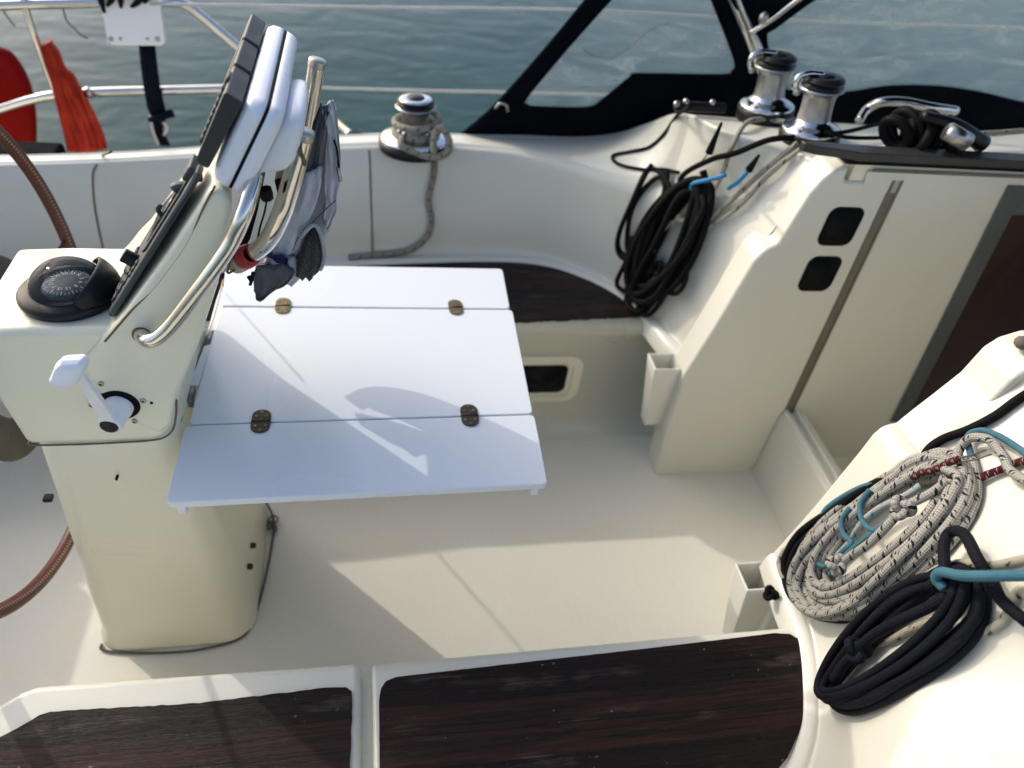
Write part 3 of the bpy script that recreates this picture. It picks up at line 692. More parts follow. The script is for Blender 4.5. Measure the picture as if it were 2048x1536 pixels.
# bracket clips at the top of the panel
for (pa, pb, rr) in (((388, 352), (372, 344), .010), ((357, 372), (347, 378), .009)):
    a_, b_ = ay(pa, 1.16), ay(pb, 1.16)
    obj('mount_bracket', tube([a_ + V((.012, 0, .0)), a_, b_], rr, 8, smooth=False), 'grey', kp, bevel=.002)
P = [ay(p, 1.17) for p in [(362, 385), (350, 402), (338, 420), (330, 430)]]
obj('mount_bracket', tube(P, .006, 8), 'grey', kp)
P = [ay(p, 1.17) for p in [(345, 412), (337, 426), (328, 434), (316, 420), (320, 410)]]
obj('mount_bracket', tube(P, .0042, 8), 'grey', kp)
bm = nb(); fbox(bm, ay((385, 358), 1.15), e1, e2, e3, (-.012, .016), (0, .05), (-.006, .014)); obj('mount_bracket', bm, 'grey', kp, bevel=.004)

# chart plotter
yN = 1.118; yF = 1.50
B0, B1 = ay((488, 396), yN), ay((568, 243), yN); F0, F1 = ay((391, 325), yN), ay((449, 186), yN)
u1 = ((B1 - B0).normalized() + (F1 - F0).normalized()).normalized(); u2 = V((0, 1, 0)); u3 = u2.cross(u1).normalized()
if u3.x > 0: u3 = -u3              # towards the helmsman
plo = thing('chart_plotter', 'white chart plotter with charcoal cover seen edge-on at the top of the pedestal', 'chart plotter', B0)
def pframe(px, py, y=yN): p = ay((px, py), y) - B0; return p.dot(u1), p.dot(u3)
def pprism(pxs, y0, y1, lift=0):
    return prism([V((B0.x, y0, B0.z)) + u1 * a + u3 * b_ for a, b_ in [pframe(*p) for p in pxs]], V((0, y1 - y0, 0)))
HB = [(418, 352), (424, 374), (456, 386), (534, 224), (488, 212)]     # helm-side half of the housing
ha = (pframe(424, 349)[1] + pframe(487, 212)[1]) / 2; LB = (pframe(568, 243)[0] + pframe(487, 212)[0]) / 2 + .004; hs_ = (pframe(458, 385)[1] + pframe(533, 222)[1]) / 2
def psec(w3, inset, rr=.025):
    cu, cyy = LB / 2, (yN + yF) / 2
    return [V((B0.x, cyy + b_, B0.z)) + u1 * (cu + a) + u3 * w3 for a, b_ in rrect(LB / 2 + .006 - inset, (yF - yN) / 2 - inset, max(rr - inset * .5, .004), 7)]
obj('housing', grid([psec(-.004, .020), psec(-.002, .008), psec(.004, .002), psec(.012, 0), psec(hs_ - .003, 0), psec(hs_ - .0025, .002), psec(hs_ + .0025, .002), psec(hs_ + .003, 0), psec(ha - .022, 0), psec(ha - .010, .003), psec(ha - .003, .010), psec(ha, .022)], closed=True), 'white', plo)
obj('gasket', grid([psec(hs_ - .0027, .004), psec(hs_ - .0026, .0006), psec(hs_ + .0026, .0006), psec(hs_ + .0027, .004)], closed=True), 'blackm', plo)
obj('cover', pprism([(391, 322), (393, 330), (412, 340), (418, 338), (484, 212), (482, 206), (451, 187), (446, 190)], yN + .004, yF - .004), 'cover', plo, bevel=.003, seg=2)
for yy in (.30, .62):
    y0 = L(yN, yF, yy); obj('cover_rib', pprism([(389, 324), (413, 341), (486, 213), (484, 205), (451, 185.5), (446, 188)], y0, y0 + .012), 'blackm', plo, bevel=.002)
for i in range(9):
    q = pframe(*L(V((396, 312)), V((447, 192)), i / 8)); c_ = V((B0.x, yN + .05, B0.z)) + u1 * q[0] + u3 * (q[1] + .001)
    obj('key', tube([c_, c_ + V((0, .035, 0))], .0045, 8, smooth=False), 'greykey', plo)
# back bulge
rows = []
for yy, s in ((0.03, .72), (.045, .96), (.08, 1.08), (.17, 1.08), (.215, .96), (.24, .72)):
    q = [pframe(*p) for p in [(500, 385), (512, 345), (548, 285), (566, 255), (606, 258), (604, 292), (592, 335), (577, 362), (555, 374), (515, 372)]]
    cx_ = sum(a for a, _ in q) / len(q); cz_ = sum(b_ for _, b_ in q) / len(q)
    rows.append([V((B0.x, yN + yy, B0.z)) + u1 * (cx_ + (a - cx_) * s) + u3 * (cz_ + (b_ - cz_) * s) for a, b_ in q])
obj('rear_hump', grid(rows, closed=True), 'white', plo, sub=2)
obj('plug_cap', lathe([(0, .012), (.010, .010), (.012, 0), (.012, -.01)], ay((532, 388), 1.17), V((.2, 0, -1)), 16), 'blackm', plo)

obj('shade_bracket', prism([ay(p, 1.33) for p in [(500, 372), (522, 368), (516, 420), (500, 480), (478, 515), (458, 512), (478, 450)]], V((0, .20, 0))), 'blackm', plo, bevel=.003)  # plate added and deepened to close the lit gap in the table shadow
obj('shade_bracket', prism([ay(p, 1.27) for p in [(548, 360), (584, 350), (584, 395), (568, 440), (558, 430), (556, 395)]], V((0, .16, 0))), 'blackm', plo, bevel=.003)  # dark hardware below the hump, added to fill the same shadow
# guard tubes
gd = thing('grab_rail', 'bent stainless grab rail running up the near side of the pedestal arm', 'grab rail', ay((290, 675), 1.10))
P = [ay(p, y) for p, y in [((282, 668), 1.125), ((284, 672), 1.10), ((296, 681), 1.075), ((318, 673), 1.070), ((350, 640), 1.072), ((400, 575), 1.075), ((440, 520), 1.08), ((465, 480), 1.085), ((485, 435), 1.09), ((500, 390), 1.11), ((510, 350), 1.14)]]
obj('tube', tube(P, .0132, 20), 'steel', gd)
obj('foot_collar', lathe([(.010, .006), (.016, .004), (.017, 0), (.017, -.004)], ay((284, 670), 1.109), V((0, -1, 0)), 24), 'brass', gd)
def rail(label, pts, capi):
    t_ = thing('instrument_rail', label, 'steel rail', pts[-1], 'steel rails behind the chart plotter')
    obj('tube', tube(pts, .0172, 24), 'steel', t_)
    obj('end_cap', lathe([(0, .004), (.0172, .003), (.018, .0), (.018, -.012)], pts[0], (pts[0] - pts[1]), 24), 'steeld', t_); return t_
rail('stainless tube with flat end cap wound with olive cord behind the plotter', [ay((608, 264), 1.20), ay((596, 315), 1.20), ay((577, 385), 1.20), ay((562, 430), 1.20), ay((540, 475), 1.21), ay((512, 503), 1.24), ay((478, 520), 1.30), ay((450, 530), 1.38)], 0)
rail('stainless tube with flat end cap farther from the camera, beside the rear of the plotter', [ay((635, 122), 1.56), ay((622, 200), 1.56), ay((606, 290), 1.56), ay((585, 380), 1.56), ay((560, 450), 1.55), ay((520, 500), 1.52), ay((470, 525), 1.48)], 0)
bm = nb()
for k in range(3):
    tube([ay((587 + 3 * k, 276 + 5 * k), 1.178), ay((594, 292 + 4 * k), 1.172), ay((604, 308 + 4 * k), 1.175), ay((611 - k, 325 + 3 * k), 1.185)], .0022, 6, bm=bm)
M['r_green'] = rope('olive_cord', (.16, .17, .10), .4, n=3, circ=.012)
tag(obj('olive_cord', bm, 'r_green'), 'thin olive cord wound round the nearer steel tube behind the plotter', 'cord')
# red clamp and rubber rings
cl0, cl1 = ay((487, 517), 1.262), ay((517, 500), 1.222); cax = (cl1 - cl0).normalized()
cl = thing('tube_clamp', 'shiny red clamp with beige rubber rings round the bent steel tube', 'tube clamp', cl0)
obj('clamp_ring', lathe([(.014, 0), (.0215, .002), (.0235, .010), (.0225, .028), (.020, .036), (.015, .037)], cl0, cax, 28), 'red', cl)
for k in range(4):
    obj('rubber_ring', lathe([(.015, 0), (.0225, .0015), (.0225, .006), (.015, .0075)], cl0 - cax * (.009 + .009 * k), cax, 24), 'beigering', cl)
obj('clip', tube([ay(p, 1.25) for p in [(470, 540), (455, 545), (463, 515), (470, 500)]], .0022, 6), 'brass', cl)
bm = nb(); tube([ay((497, 553), 1.2), ay((503, 560), 1.2), ay((507, 545), 1.2)], .004, 6, bm=bm); tube([ay((503, 562), 1.2), ay((500, 570), 1.2)], .003, 6, bm=bm); obj('toggle', bm, 'blackm', cl)
# thin black cable between plotter and table
tag(obj('cable', tube([ay(p, 1.22) for p in [(536, 380), (530, 420), (520, 455), (513, 490)]], .0018, 6), 'blackm'), 'thin black cable hanging below the chart plotter', 'cable')

# grey sun hat hanging on the rail
hat = thing('sun_hat', 'grey and white fabric sun hat with black net hanging from the steel rails', 'hat', ay((600, 500), 1.25))
def limb(stations, y, depth, n=18, wr=.0065, seed=0):
    rnd = random.Random(seed); rows = []
    for (a, b_) in cr([V((*s[0], s[1][0])) for s in stations], 1) and stations:
        pa, pb = ay(a, y), ay(b_, y); c_ = (pa + pb) / 2; h_ = (pa - pb) / 2
        rows.append([c_ + h_ * math.cos(2 * PI * k / n) + V((0, 1, 0)) * (depth * min(1, h_.length / .03) * math.sin(2 * PI * k / n)) for k in range(n)])
    cols = list(zip(*rows)); cols = [cr(c, 5) for c in cols]; rows = [list(r) for r in zip(*cols)]
    for i, r_ in enumerate(rows):
        for k, p in enumerate(r_): p += V((rnd.uniform(-wr, wr) * .15, wr * math.sin(k * 2.1 + i * .23 + seed), wr * .4 * math.sin(i * .5 + k * 1.3)))
    return grid(rows, closed=True)
obj('crown', limb([((648, 215), (664, 205)), ((634, 260), (672, 240)), ((622, 320), (676, 300)), ((600, 380), (678, 360)), ((570, 440), (668, 430)), ((545, 490), (650, 480)), ((528, 525), (620, 530)), ((520, 545), (585, 565))], 1.4651, .03, seed=1), 'c_grey', hat)
obj('brim', limb([((640, 222), (668, 200)), ((648, 250), (675, 235)), ((652, 300), (680, 300)), ((650, 340), (681, 350)), ((648, 380), (675, 400)), ((650, 400), (672, 425)), ((646, 430), (655, 460))], 1.4301, .010, seed=3), 'c_light', hat)
obj('lining', limb([((640, 210), (662, 212)), ((625, 250), (650, 250)), ((612, 300), (642, 290)), ((592, 350), (630, 345)), ((575, 385), (600, 395)), ((562, 420), (575, 430))], 1.4251, .014, seed=4), 'c_dark', hat)
obj('side_flap', limb([((600, 350), (644, 330)), ((588, 385), (642, 375)), ((572, 420), (625, 425)), ((556, 458), (610, 462)), ((538, 492), (596, 500)), ((522, 512), (575, 522))], 1.4151, .012, seed=6), 'c_light', hat)
obj('net', limb([((626, 455), (632, 462)), ((610, 478), (645, 490)), ((598, 505), (645, 520)), ((585, 535), (634, 545)), ((595, 552), (622, 556))], 1.4001, .022, seed=8), 'net', hat)
obj('net_hem', tube([ay(p, 1.3921) for p in [(600, 475), (612, 462), (626, 450), (637, 458), (644, 480), (648, 510), (645, 530), (640, 540)]], .0045, 8), 'c_grey', hat)
obj('ear_flap', limb([((512, 532), (575, 528)), ((508, 550), (590, 545)), ((508, 572), (572, 565)), ((511, 590), (545, 582)), ((515, 600), (520, 600))], 1.3851, .013, seed=9), 'c_dark', hat)
obj('ear_flap', limb([((540, 508), (592, 515)), ((526, 530), (600, 530)), ((520, 555), (595, 545)), ((516, 580), (560, 572)), ((516, 596), (528, 592))], 1.3981, .012, seed=11), 'c_grey', hat)
obj('hat_trim', limb([((530, 508), (538, 506)), ((545, 512), (552, 520)), ((568, 514), (566, 526)), ((576, 520), (574, 526))], 1.3821, .004, seed=12), 'c_navy', hat)
for k_, q_ in enumerate(([(655, 250), (650, 300), (640, 345), (610, 400), (575, 445), (555, 480)], [(672, 400), (650, 420), (625, 445), (600, 470), (585, 500)], [(632, 290), (610, 340), (585, 390), (560, 440)], [(560, 520), (575, 540), (560, 565), (530, 592)])): obj('hat_seam', tube([ay(p, 1.422 - (.03 if k_ == 3 else .02 * (k_ == 1))) for p in q_], .0013, 5), 'c_dark', hat)
obj('chin_cord', tube([ay(p, 1.4151) for p in [(668, 280), (674, 300), (677, 330), (679, 345), (680, 362)]], .0022, 6), 'blackm', hat)
bm = nb(); tube([ay((676, 335), 1.4151), ay((681, 362), 1.4151)], .004, 8, bm=bm, smooth=False); obj('cord_lock', bm, 'steeld', hat)

# ============================================================ WHEEL
wc = V((-.85, 1.392, .75 + .066)); n_ = V((math.cos(R(5)), 0, math.sin(R(5)))); wu = V((-math.sin(R(5)), 0, math.cos(R(5)))); wv = V((0, 1, 0)); WR = .565
wh = thing('helm', 'large steering wheel bound in brown stitched leather at the left edge behind the pedestal', 'steering wheel', wc - V((0, 0, WR)))
obj('rim', tube([wc + wu * (WR * math.sin(a)) + wv * (WR * math.cos(a)) for a in [i * PI / 16 for i in range(32)]], .0165, 16, closed=True, res=5), 'leather', wh)
for k in range(5):
    a = R(68 + 72 * k); d_ = wu * math.sin(a) + wv * math.cos(a)
    obj('spoke', tube([wc + d_ * .06, wc + d_ * (WR - .012)], .0065, 10, smooth=False), 'steel', wh)
obj('hub', lathe([(0, .03), (.03, .03), (.05, .015), (.055, -.01), (0, -.02)], wc, n_, 24), 'steeld', wh)
# grey guard ring between wheel and pedestal
gc = V((-.87, 1.50, .72))
bm = lathe([(.246, -.006), (.252, 0), (.246, .006), (.150, .006), (.145, 0), (.150, -.006), (.246, -.006)], gc, V((1, 0, .05)), 48)
gr_ = tag(obj('wheel_brake_disc', bm, simple('dull_khaki_metal', (.075, .075, .065), .45, .3, .15), None), 'dull khaki ring plate between the wheel and the pedestal', 'ring plate')
bm = nb()
for a in (R(-62), R(120), R(30)):
    q = gc + V((.008, .195 * math.cos(a), .195 * math.sin(a))); tube([q + V((0, -.014 * math.sin(a), .014 * math.cos(a))), q - V((0, -.014 * math.sin(a), .014 * math.cos(a)))], .006, 8, bm=bm, smooth=False)
obj('slot', bm, 'blackm', gr_)

# ============================================================ TABLE
ZT = .80
tb = thing('cockpit_table', 'white folding cockpit table with three leaves and brass hinges', 'table', (0, 1.38, .1))
def leaf(pxs, name='leaf'):
    P = [az(p, ZT) for p in pxs]; out = []
    n = len(P)
    for i in range(n):
        a, b_, c_ = P[i - 1], P[i], P[(i + 1) % n]; r_ = .014
        d1 = (a - b_).normalized() * r_; d2 = (c_ - b_).normalized() * r_
        for k in range(6):
            t_ = k / 5; out.append((b_ + d1) * (1 - t_) ** 2 + b_ * 2 * t_ * (1 - t_) + (b_ + d2) * t_ * t_)
    return obj(name, prism([p - V((0, 0, .018)) for p in out], V((0, 0, .018))), 'table', tb, bevel=.0025, seg=3, ang=40)
leaf([(452, 528), (1005, 537), (1020, 617), (443, 611)])
leaf([(442, 614), (1025, 619.5), (1066, 827), (377, 848)])
leaf([(370, 851), (1069, 829.5), (1096, 968), (330, 1006)])
# lip under the front leaf
P0, P1 = az((332, 1004), ZT), az((1094, 966), ZT)
bm = nb(); d_ = (P1 - P0).normalized(); q_ = V((-d_.y, d_.x, 0))
for a_, b_ in ((P0 + d_ * .012, P0 + d_ * .030), (P1 - d_ * .030, P1 - d_ * .012)):
    hexa(bm, [a_ + q_ * .006 + V((0, 0, -.05)), b_ + q_ * .006 + V((0, 0, -.05)), b_ + q_ * .03 + V((0, 0, -.05)), a_ + q_ * .03 + V((0, 0, -.05))], [a_ + q_ * .006 + V((0, 0, -.017)), b_ + q_ * .006 + V((0, 0, -.017)), b_ + q_ * .03 + V((0, 0, -.017)), a_ + q_ * .03 + V((0, 0, -.017))])
obj('underside_cleat', bm, 'table', tb, bevel=.004)
def hinge(p, sc, mat):
    c_ = az(p, ZT + .0008); y_ = V((az((p[0], p[1] - 10), ZT) - az((p[0], p[1] + 10), ZT))); y_ = V((0, 1, 0)); x_ = V((1, 0, 0))
    w_, h_ = .0195 * sc, .034 * sc
    hg = obj('hinge', prism([c_ + x_ * a + y_ * b_ for a, b_ in rrect(w_, h_, w_ * .98, 8)], V((0, 0, .0025))), mat, tb, bevel=.0006, seg=2)
    obj('knuckle', tube([c_ + x_ * -w_ * .98 + V((0, 0, .002)), c_ + x_ * w_ * .98 + V((0, 0, .002))], .0028, 8, smooth=False), 'brassd', hg)
    for s in (-1, 1):
        for a, b_ in ((0, .78), (-.55, .42), (.55, .42)):
            q = c_ + x_ * (a * w_) + y_ * (s * b_ * h_) + V((0, 0, .0027))
            sc_ = obj('screw', lathe([(0, .0004), (.0016, .0004), (.0030, .0009), (.0036, .0006), (.0038, -.001)], q, n=10), 'brass', hg)
    return hg
for p, s, m_ in (((566, 612), 1.0, 'brass'), ((911, 615), 1.0, 'brass'), ((522, 843), 1.05, 'brassd'), ((939, 831), 1.05, 'brassd')): hinge(p, s, m_)
# bracket and hinge plates joining the table to the pedestal
def platey(pxs, y, d, name, mat, par=tb): return obj(name, prism([ay(p, y) for p in pxs], V((0, d, 0))), mat, par, bevel=.001, seg=1)
bm = prism([az(p, ZT - .002) for p in [(366, 800), (384, 803), (390, 770), (376, 772)]], V((0, 0, -.02))); obj('bracket_plate', bm, 'alu', tb)
bm = prism([az(p, ZT - .002) for p in [(408, 690), (420, 687), (428, 660), (416, 664)]], V((0, 0, -.02))); obj('bracket_plate', bm, 'alu', tb)
obj('hinge_rod', tube([az(p, ZT - .008) for p in [(356, 838), (378, 772), (410, 690), (432, 625), (448, 560)]], .0045, 8), 'brass', tb)
bm = prism([az(p, ZT - .004) for p in [(375, 775), (398, 770), (448, 612), (446, 560), (432, 600), (410, 680)]], V((0, 0, -.014))); obj('hinge_board', bm, 'table', tb, bevel=.002)
obj('lock_pin', tube([az(p, ZT - .01) for p in [(372, 800), (366, 815), (360, 835)]], .004, 8), 'brass', tb)
obj('split_ring', tube([az((358 + 6 * math.cos(a), 834 + 12 * math.sin(a)), ZT) for a in [i * PI / 5 for i in range(10)]], .0012, 6, closed=True, res=3), 'brass', tb)
# single leg to the floor, hidden mostly under the leaves
bm = nb(); tube([V((-.02, 1.42, ZT - .02)), V((-.02, 1.45, .0))], .0, 8, bm=bm) if False else None
bm = nb(); fbox(bm, V((-.36, 1.30, .74)), V((1, 0, 0)), V((0, 1, 0)), V((0, 0, 1)), (0, .30), (0, .03), (0, .035)); obj('support_arm', bm, 'table', tb, bevel=.003)

# ============================================================ WINCHES
def winch(name, label, base, sc, axis, handle=True, grp=None, hs=1.0, ds=1.0):
    t_ = thing(name, label, 'winch', base, grp); A = axis.normalized()
    def lathe(prof, o, axis, n): return globals()['lathe']([(r_ * (ds if h_ > .8 * sc else 1), h_ * hs) for r_, h_ in prof], o, axis, n)
    obj('base', lathe([(0, 0), (1.0 * sc, 0), (1.03 * sc, .08 * sc), (1.03 * sc, .44 * sc), (.95 * sc, .50 * sc), (.4 * sc, .52 * sc)], base, A, 40), 'black', t_)
    obj('skirt', lathe([(.98 * sc, .47 * sc), (1.0 * sc, .54 * sc), (.93 * sc, .60 * sc), (.72 * sc, .70 * sc), (.58 * sc, .80 * sc), (.54 * sc, .90 * sc)], base, A, 40), 'chrome', t_)
    obj('drum', lathe([(.56 * sc, .88 * sc), (.54 * sc, 1.0 * sc), (.52 * sc, 1.3 * sc), (.53 * sc, 1.62 * sc), (.60 * sc, 1.78 * sc), (.74 * sc, 1.86 * sc), (.76 * sc, 1.90 * sc), (.4 * sc, 1.92 * sc)], base, A, 40), 'drum', t_)
    obj('self_tailer', lathe([(.45 * sc, 1.90 * sc), (.66 * sc, 1.93 * sc), (.70 * sc, 1.98 * sc), (.50 * sc, 2.04 * sc), (.50 * sc, 2.08 * sc), (.68 * sc, 2.13 * sc), (.66 * sc, 2.20 * sc), (.35 * sc, 2.25 * sc), (.30 * sc, 2.34 * sc), (0, 2.35 * sc)], base, A, 40), 'black', t_)
    obj('top_cap', lathe([(.60 * sc, 2.19 * sc), (.62 * sc, 2.22 * sc), (.55 * sc, 2.27 * sc), (.42 * sc, 2.285 * sc), (.3 * sc, 2.28 * sc)], base, A, 40), 'black' if handle else 'chrome', t_)
    if handle:
        u = V((-1, 0, 0)); u = (u - A * u.dot(A)).normalized(); v_ = A.cross(u)
        top = base + A * (2.33 * sc)
        obj('feeder_arm', tube([top + u * .1 * sc, top + u * .6 * sc + A * .05 * sc, top + u * .95 * sc - A * .05 * sc, top + u * 1.0 * sc - A * .35 * sc, top + u * .9 * sc - A * .5 * sc], .10 * sc, 10), 'chrome', t_)
        obj('feeder_knob', lathe([(0, -.12 * sc), (.12 * sc, -.06 * sc), (.12 * sc, .06 * sc), (0, .12 * sc)], top + u * .88 * sc - A * .55 * sc, A, 12), 'steeld', t_)
    return t_
winch('winch', 'chromed halyard winch on the cabin top, farther of the pair by the dodger pole', az((1527, 238), 1.19), .083, V((-.10, .06, 1)), True, 'cabin top winches')
winch('winch', 'chromed halyard winch on the cabin top, nearer of the pair by the hatch rail', az((1614, 286), 1.20), .083, V((-.10, .06, 1)), True, 'cabin top winches')
W0 = az((832, 297), .885)
wn = winch('sheet_winch', 'sheet winch with grey rope wound round its drum on the far coaming', W0, .122, V((-.03, .05, 1)), False, None, .62, .74)
# rope turns on the sheet winch
P = []
for i in range(26):
    a = -i * PI / 6 + 2; h = .120 - i * .0030; P.append(W0 + V((.074 * math.cos(a), .074 * math.sin(a), h)))
pp = [W0 + V((.02, -.10, .06)), W0 + V((.10, -.10, .035)), W0 + V((.145, -.02, .06)), W0 + V((.11, .06, .12)), W0 + V((0, .08, .15))]
tail = [hit(BF, p, .012) for p in [(868, 322), (866, 350), (856, 400), (862, 440), (850, 475), (815, 500), (760, 510), (697, 516)]]
loop = [ad(p, (W0 - EYE).length - .12) for p in [(800, 285), (830, 305), (870, 315), (895, 300), (896, 275), (880, 255), (868, 275), (868, 305)]]
sh = tag(obj('sheet_rope', tube(P + loop + tail, .0115, 10, res=4), 'r_sheet'), 'grey flecked rope wound on the sheet winch, tail hanging down the seat back', 'rope')

# ============================================================ ROPES ON THE NEAR COAMING
def rp(name, mat, pts, r, label=None, group=None, B=BN, lift=0, parent=None, n=12, res=6, closed=False):
    lf = lambda p: (p[2] if len(p) > 2 else lift) + (.013 if B is BN and len(p) > 2 and p[2] >= .024 else 0)
    P = [hit(B, p[:2], r + lf(p)) for p in pts]
    o_ = obj(name, tube(P, r, n, res=res, closed=closed), mat, parent)
    if label and parent is None: tag(o_, label, 'rope', group)
    return o_
def loops(cx, cy, ang, specs, r, B=BN, pts=20, jit=3, seed=1, bm=None, base=0., pinch=.0, res=5, tail=None, lay=.9):
    rnd = random.Random(seed); path = []
    ca, sa = math.cos(R(ang)), math.sin(R(ang))
    for i, (a, b_, ox, oy) in enumerate(specs):
        ph = rnd.uniform(0, 6)
        for k in range(pts):
            t_ = 2 * PI * k / pts; x = a * math.copysign(abs(math.cos(t_)) ** .85, math.cos(t_)); y = b_ * math.copysign(abs(math.sin(t_)) ** .9, math.sin(t_))
            y *= (1 - pinch * max(0, x / a)); nx, nyv = (specs[(i + 1) % len(specs)][:2] if i + 1 < len(specs) else (a, b_)); f_ = k / pts
            x *= L(1, nx / a, f_); y *= L(1, nyv / b_, f_)
            x += jit * math.sin(2 * t_ + ph) + ox; y += jit * math.cos(3 * t_ + ph) + oy
            path.append((cx + x * ca - y * sa, cy + x * sa + y * ca, base + r * lay * ((i * 2) % 5) / 2 + r * .9 * (1 + math.sin(t_ * 3 + ph)) * .5))
    if tail: path += tail
    P = [hit(B, p[:2], r + p[2]) for p in path]
    # relax spikes in depth caused by the moulding's edges
    for _ in range(3): P = [P[0]] + [L(P[i], (P[i - 1] + P[i + 1]) / 2, .45) for i in range(1, len(P) - 1)] + [P[-1]]
    return tube(P, r, 12, res=res, bm=bm)
def knot(c_, s, r, bm=None, rot=0, n=10):
    bm = bm or nb(); d = (EYE - c_).normalized(); u = d.orthogonal().normalized(); v_ = d.cross(u); P = []
    for i in range(30):
        t_ = 2 * PI * i / 30; x = math.sin(t_) + 2 * math.sin(2 * t_); y = math.cos(t_) - 2 * math.cos(2 * t_); z = -math.sin(3 * t_)
        x, y = x * math.cos(rot) - y * math.sin(rot), x * math.sin(rot) + y * math.cos(rot); P.append(c_ + (u * x + v_ * y) * s / 3 + d * z * s * .45)
    return tube(P, r, n, closed=True, bm=bm, res=4)
# black rope under everything
rp('black_rope', 'r_black', [(2200, 740, .01), (2100, 775, .01), (2048, 798), (1995, 835), (1940, 862), (1890, 880), (1858, 905), (1845, 940), (1800, 950), (1740, 975), (1690, 1010), (1640, 1040), (1602, 1070), (1578, 1110), (1570, 1150), (1580, 1190), (1605, 1218), (1650, 1236), (1700, 1240), (1680, 1215), (1630, 1205), (1596, 1180), (1585, 1140), (1600, 1095), (1640, 1060)], .0088, 'smooth black rope running under the flecked white coil to its outer edge')
rp('blue_rope', 'r_blue', [(2200, 1010, .01), (2110, 960, .01), (2048, 905, .014), (2010, 880, .014), (1975, 868, .014), (1945, 880, .012), (1950, 930, .008), (1900, 960), (1800, 960), (1745, 970, .004), (1700, 990, .004), (1660, 1020, .006), (1645, 1050)], .0062, 'light blue rope looping out of the top of the flecked white coil')
# white flecked coil
specs = [(228, 122, 2, -2), (218, 114, 4, 4), (224, 105, -4, 0), (206, 98, 6, -6), (214, 92, -2, 4), (197, 88, 4, 0), (200, 82, 0, -4), (184, 76, 6, 4), (190, 70, -6, 6), (222, 116, 4, 2), (210, 101, -4, -4), (196, 84, 2, 4), (176, 64, 4, -4), (166, 58, 0, 2)]
bm = loops(1786, 1072, -41, specs, .0091, pts=22, jit=8, seed=5, pinch=.16, lay=1.5)
wcoil = tag(obj('rope_coil', bm, 'r_white'), 'white rope coil with black flecks lying on the near coaming', 'rope coil')
rp('hanging_loop', 'r_white', [(1925, 985, .02), (1932, 940, .02), (1938, 908, .02), (1962, 888, .022), (1998, 892, .022), (2025, 925, .02), (2048, 965, .016), (2100, 1010, .012)], .0088, parent=wcoil)
rp('inner_turn', 'r_white', [(1930, 985, .024), (1905, 1010, .03), (1870, 1030, .034), (1848, 1042, .034), (1825, 1070, .034), (1790, 1105, .034), (1755, 1125, .034), (1728, 1140, .032), (1712, 1160, .03)], .0088, parent=wcoil)
rp('inner_turn', 'r_white', [(1925, 960, .03), (1955, 985, .03), (1940, 1040, .03), (1905, 1085, .03), (1850, 1140, .03), (1790, 1190, .028), (1730, 1215, .022), (1680, 1200, .018), (1665, 1165, .016)], .0088, parent=wcoil)
for (px, py, s_, rt_) in ((1853, 1044, .0185, .4), (1728, 1142, .0165, 1.4)):
    c_ = hit(BN, (px, py), .062); obj('knot', knot(c_, s_, .0086, rot=rt_, n=12), 'r_white', wcoil)
rp('blue_rope', 'r_blue', [(1700, 1160, .03), (1740, 1120, .034), (1790, 1085, .034), (1830, 1062, .034), (1800, 1078, .036), (1772, 1055, .036), (1762, 1015, .034), (1775, 985, .028)], .0058, 'light blue rope crossing the open middle of the flecked white coil, upper strand')
rp('blue_rope', 'r_blue', [(1650, 1125, .02), (1690, 1140, .03), (1735, 1110, .034), (1748, 1098, .034), (1728, 1075, .034), (1722, 1045, .032), (1735, 1020, .028)], .0058, 'light blue rope crossing the open middle of the flecked white coil, lower strand')
rp('blue_flecked_rope', 'r_whiteblue', [(1875, 992, .03), (1850, 1010, .03), (1800, 1030, .028), (1760, 1055, .024), (1720, 1090, .02), (1690, 1120, .016), (1680, 1150, .012)], .0068, 'pale rope with blue flecks lying inside the flecked white coil')
# red whipping
wp = tag(obj('red_whipping', tube([hit(BN, p, .056) for p in [(1862, 978), (1880, 968), (1905, 965), (1935, 952), (1958, 944)]], .0068, 10), 'r_red'), 'dark red whipping cord binding the top of the flecked white coil', 'cord')
obj('cord_tail', tube([hit(BN, p, .056) for p in [(1955, 944), (1980, 938), (2010, 928)]], .0016, 6), 'r_thin', wp)
obj('cord_tail', tube([hit(BN, p, .050) for p in [(1955, 948), (1985, 944), (2018, 936)]], .0016, 6), 'r_thin', wp)
rp('red_rope', 'r_red', [(2080, 925, .004), (2048, 930, .004), (2010, 945, .004), (1980, 958, .006), (1960, 972, .008)], .0072, 'dark red and black rope coming in from the right edge beside the flecked white coil')
# cream ropes behind the navy coil
rp('cream_rope', 'r_beige', [(2200, 1080, .01), (2100, 1110, .008), (2040, 1125), (1990, 1135), (1940, 1130), (1890, 1140), (1850, 1165), (1815, 1200), (1780, 1240), (1745, 1268), (1752, 1290), (1790, 1282), (1830, 1262), (1870, 1245)], .0078, 'old cream rope with small flecks passing between the white and the navy coil')
rp('cream_rope', 'r_beige', [(2200, 1230, .01), (2100, 1200, .01), (2048, 1180), (2030, 1215), (2010, 1245), (1980, 1262), (1940, 1270), (1905, 1262)], .0078, 'old cream rope disappearing under the right end of the navy coil')
rp('cream_rope', 'r_beige', [(1690, 1215, .0), (1640, 1205, .002), (1600, 1185, .002), (1570, 1160), (1560, 1130), (1575, 1100)], .0078, 'old cream rope end at the corner of the near seat beside the handle pocket')
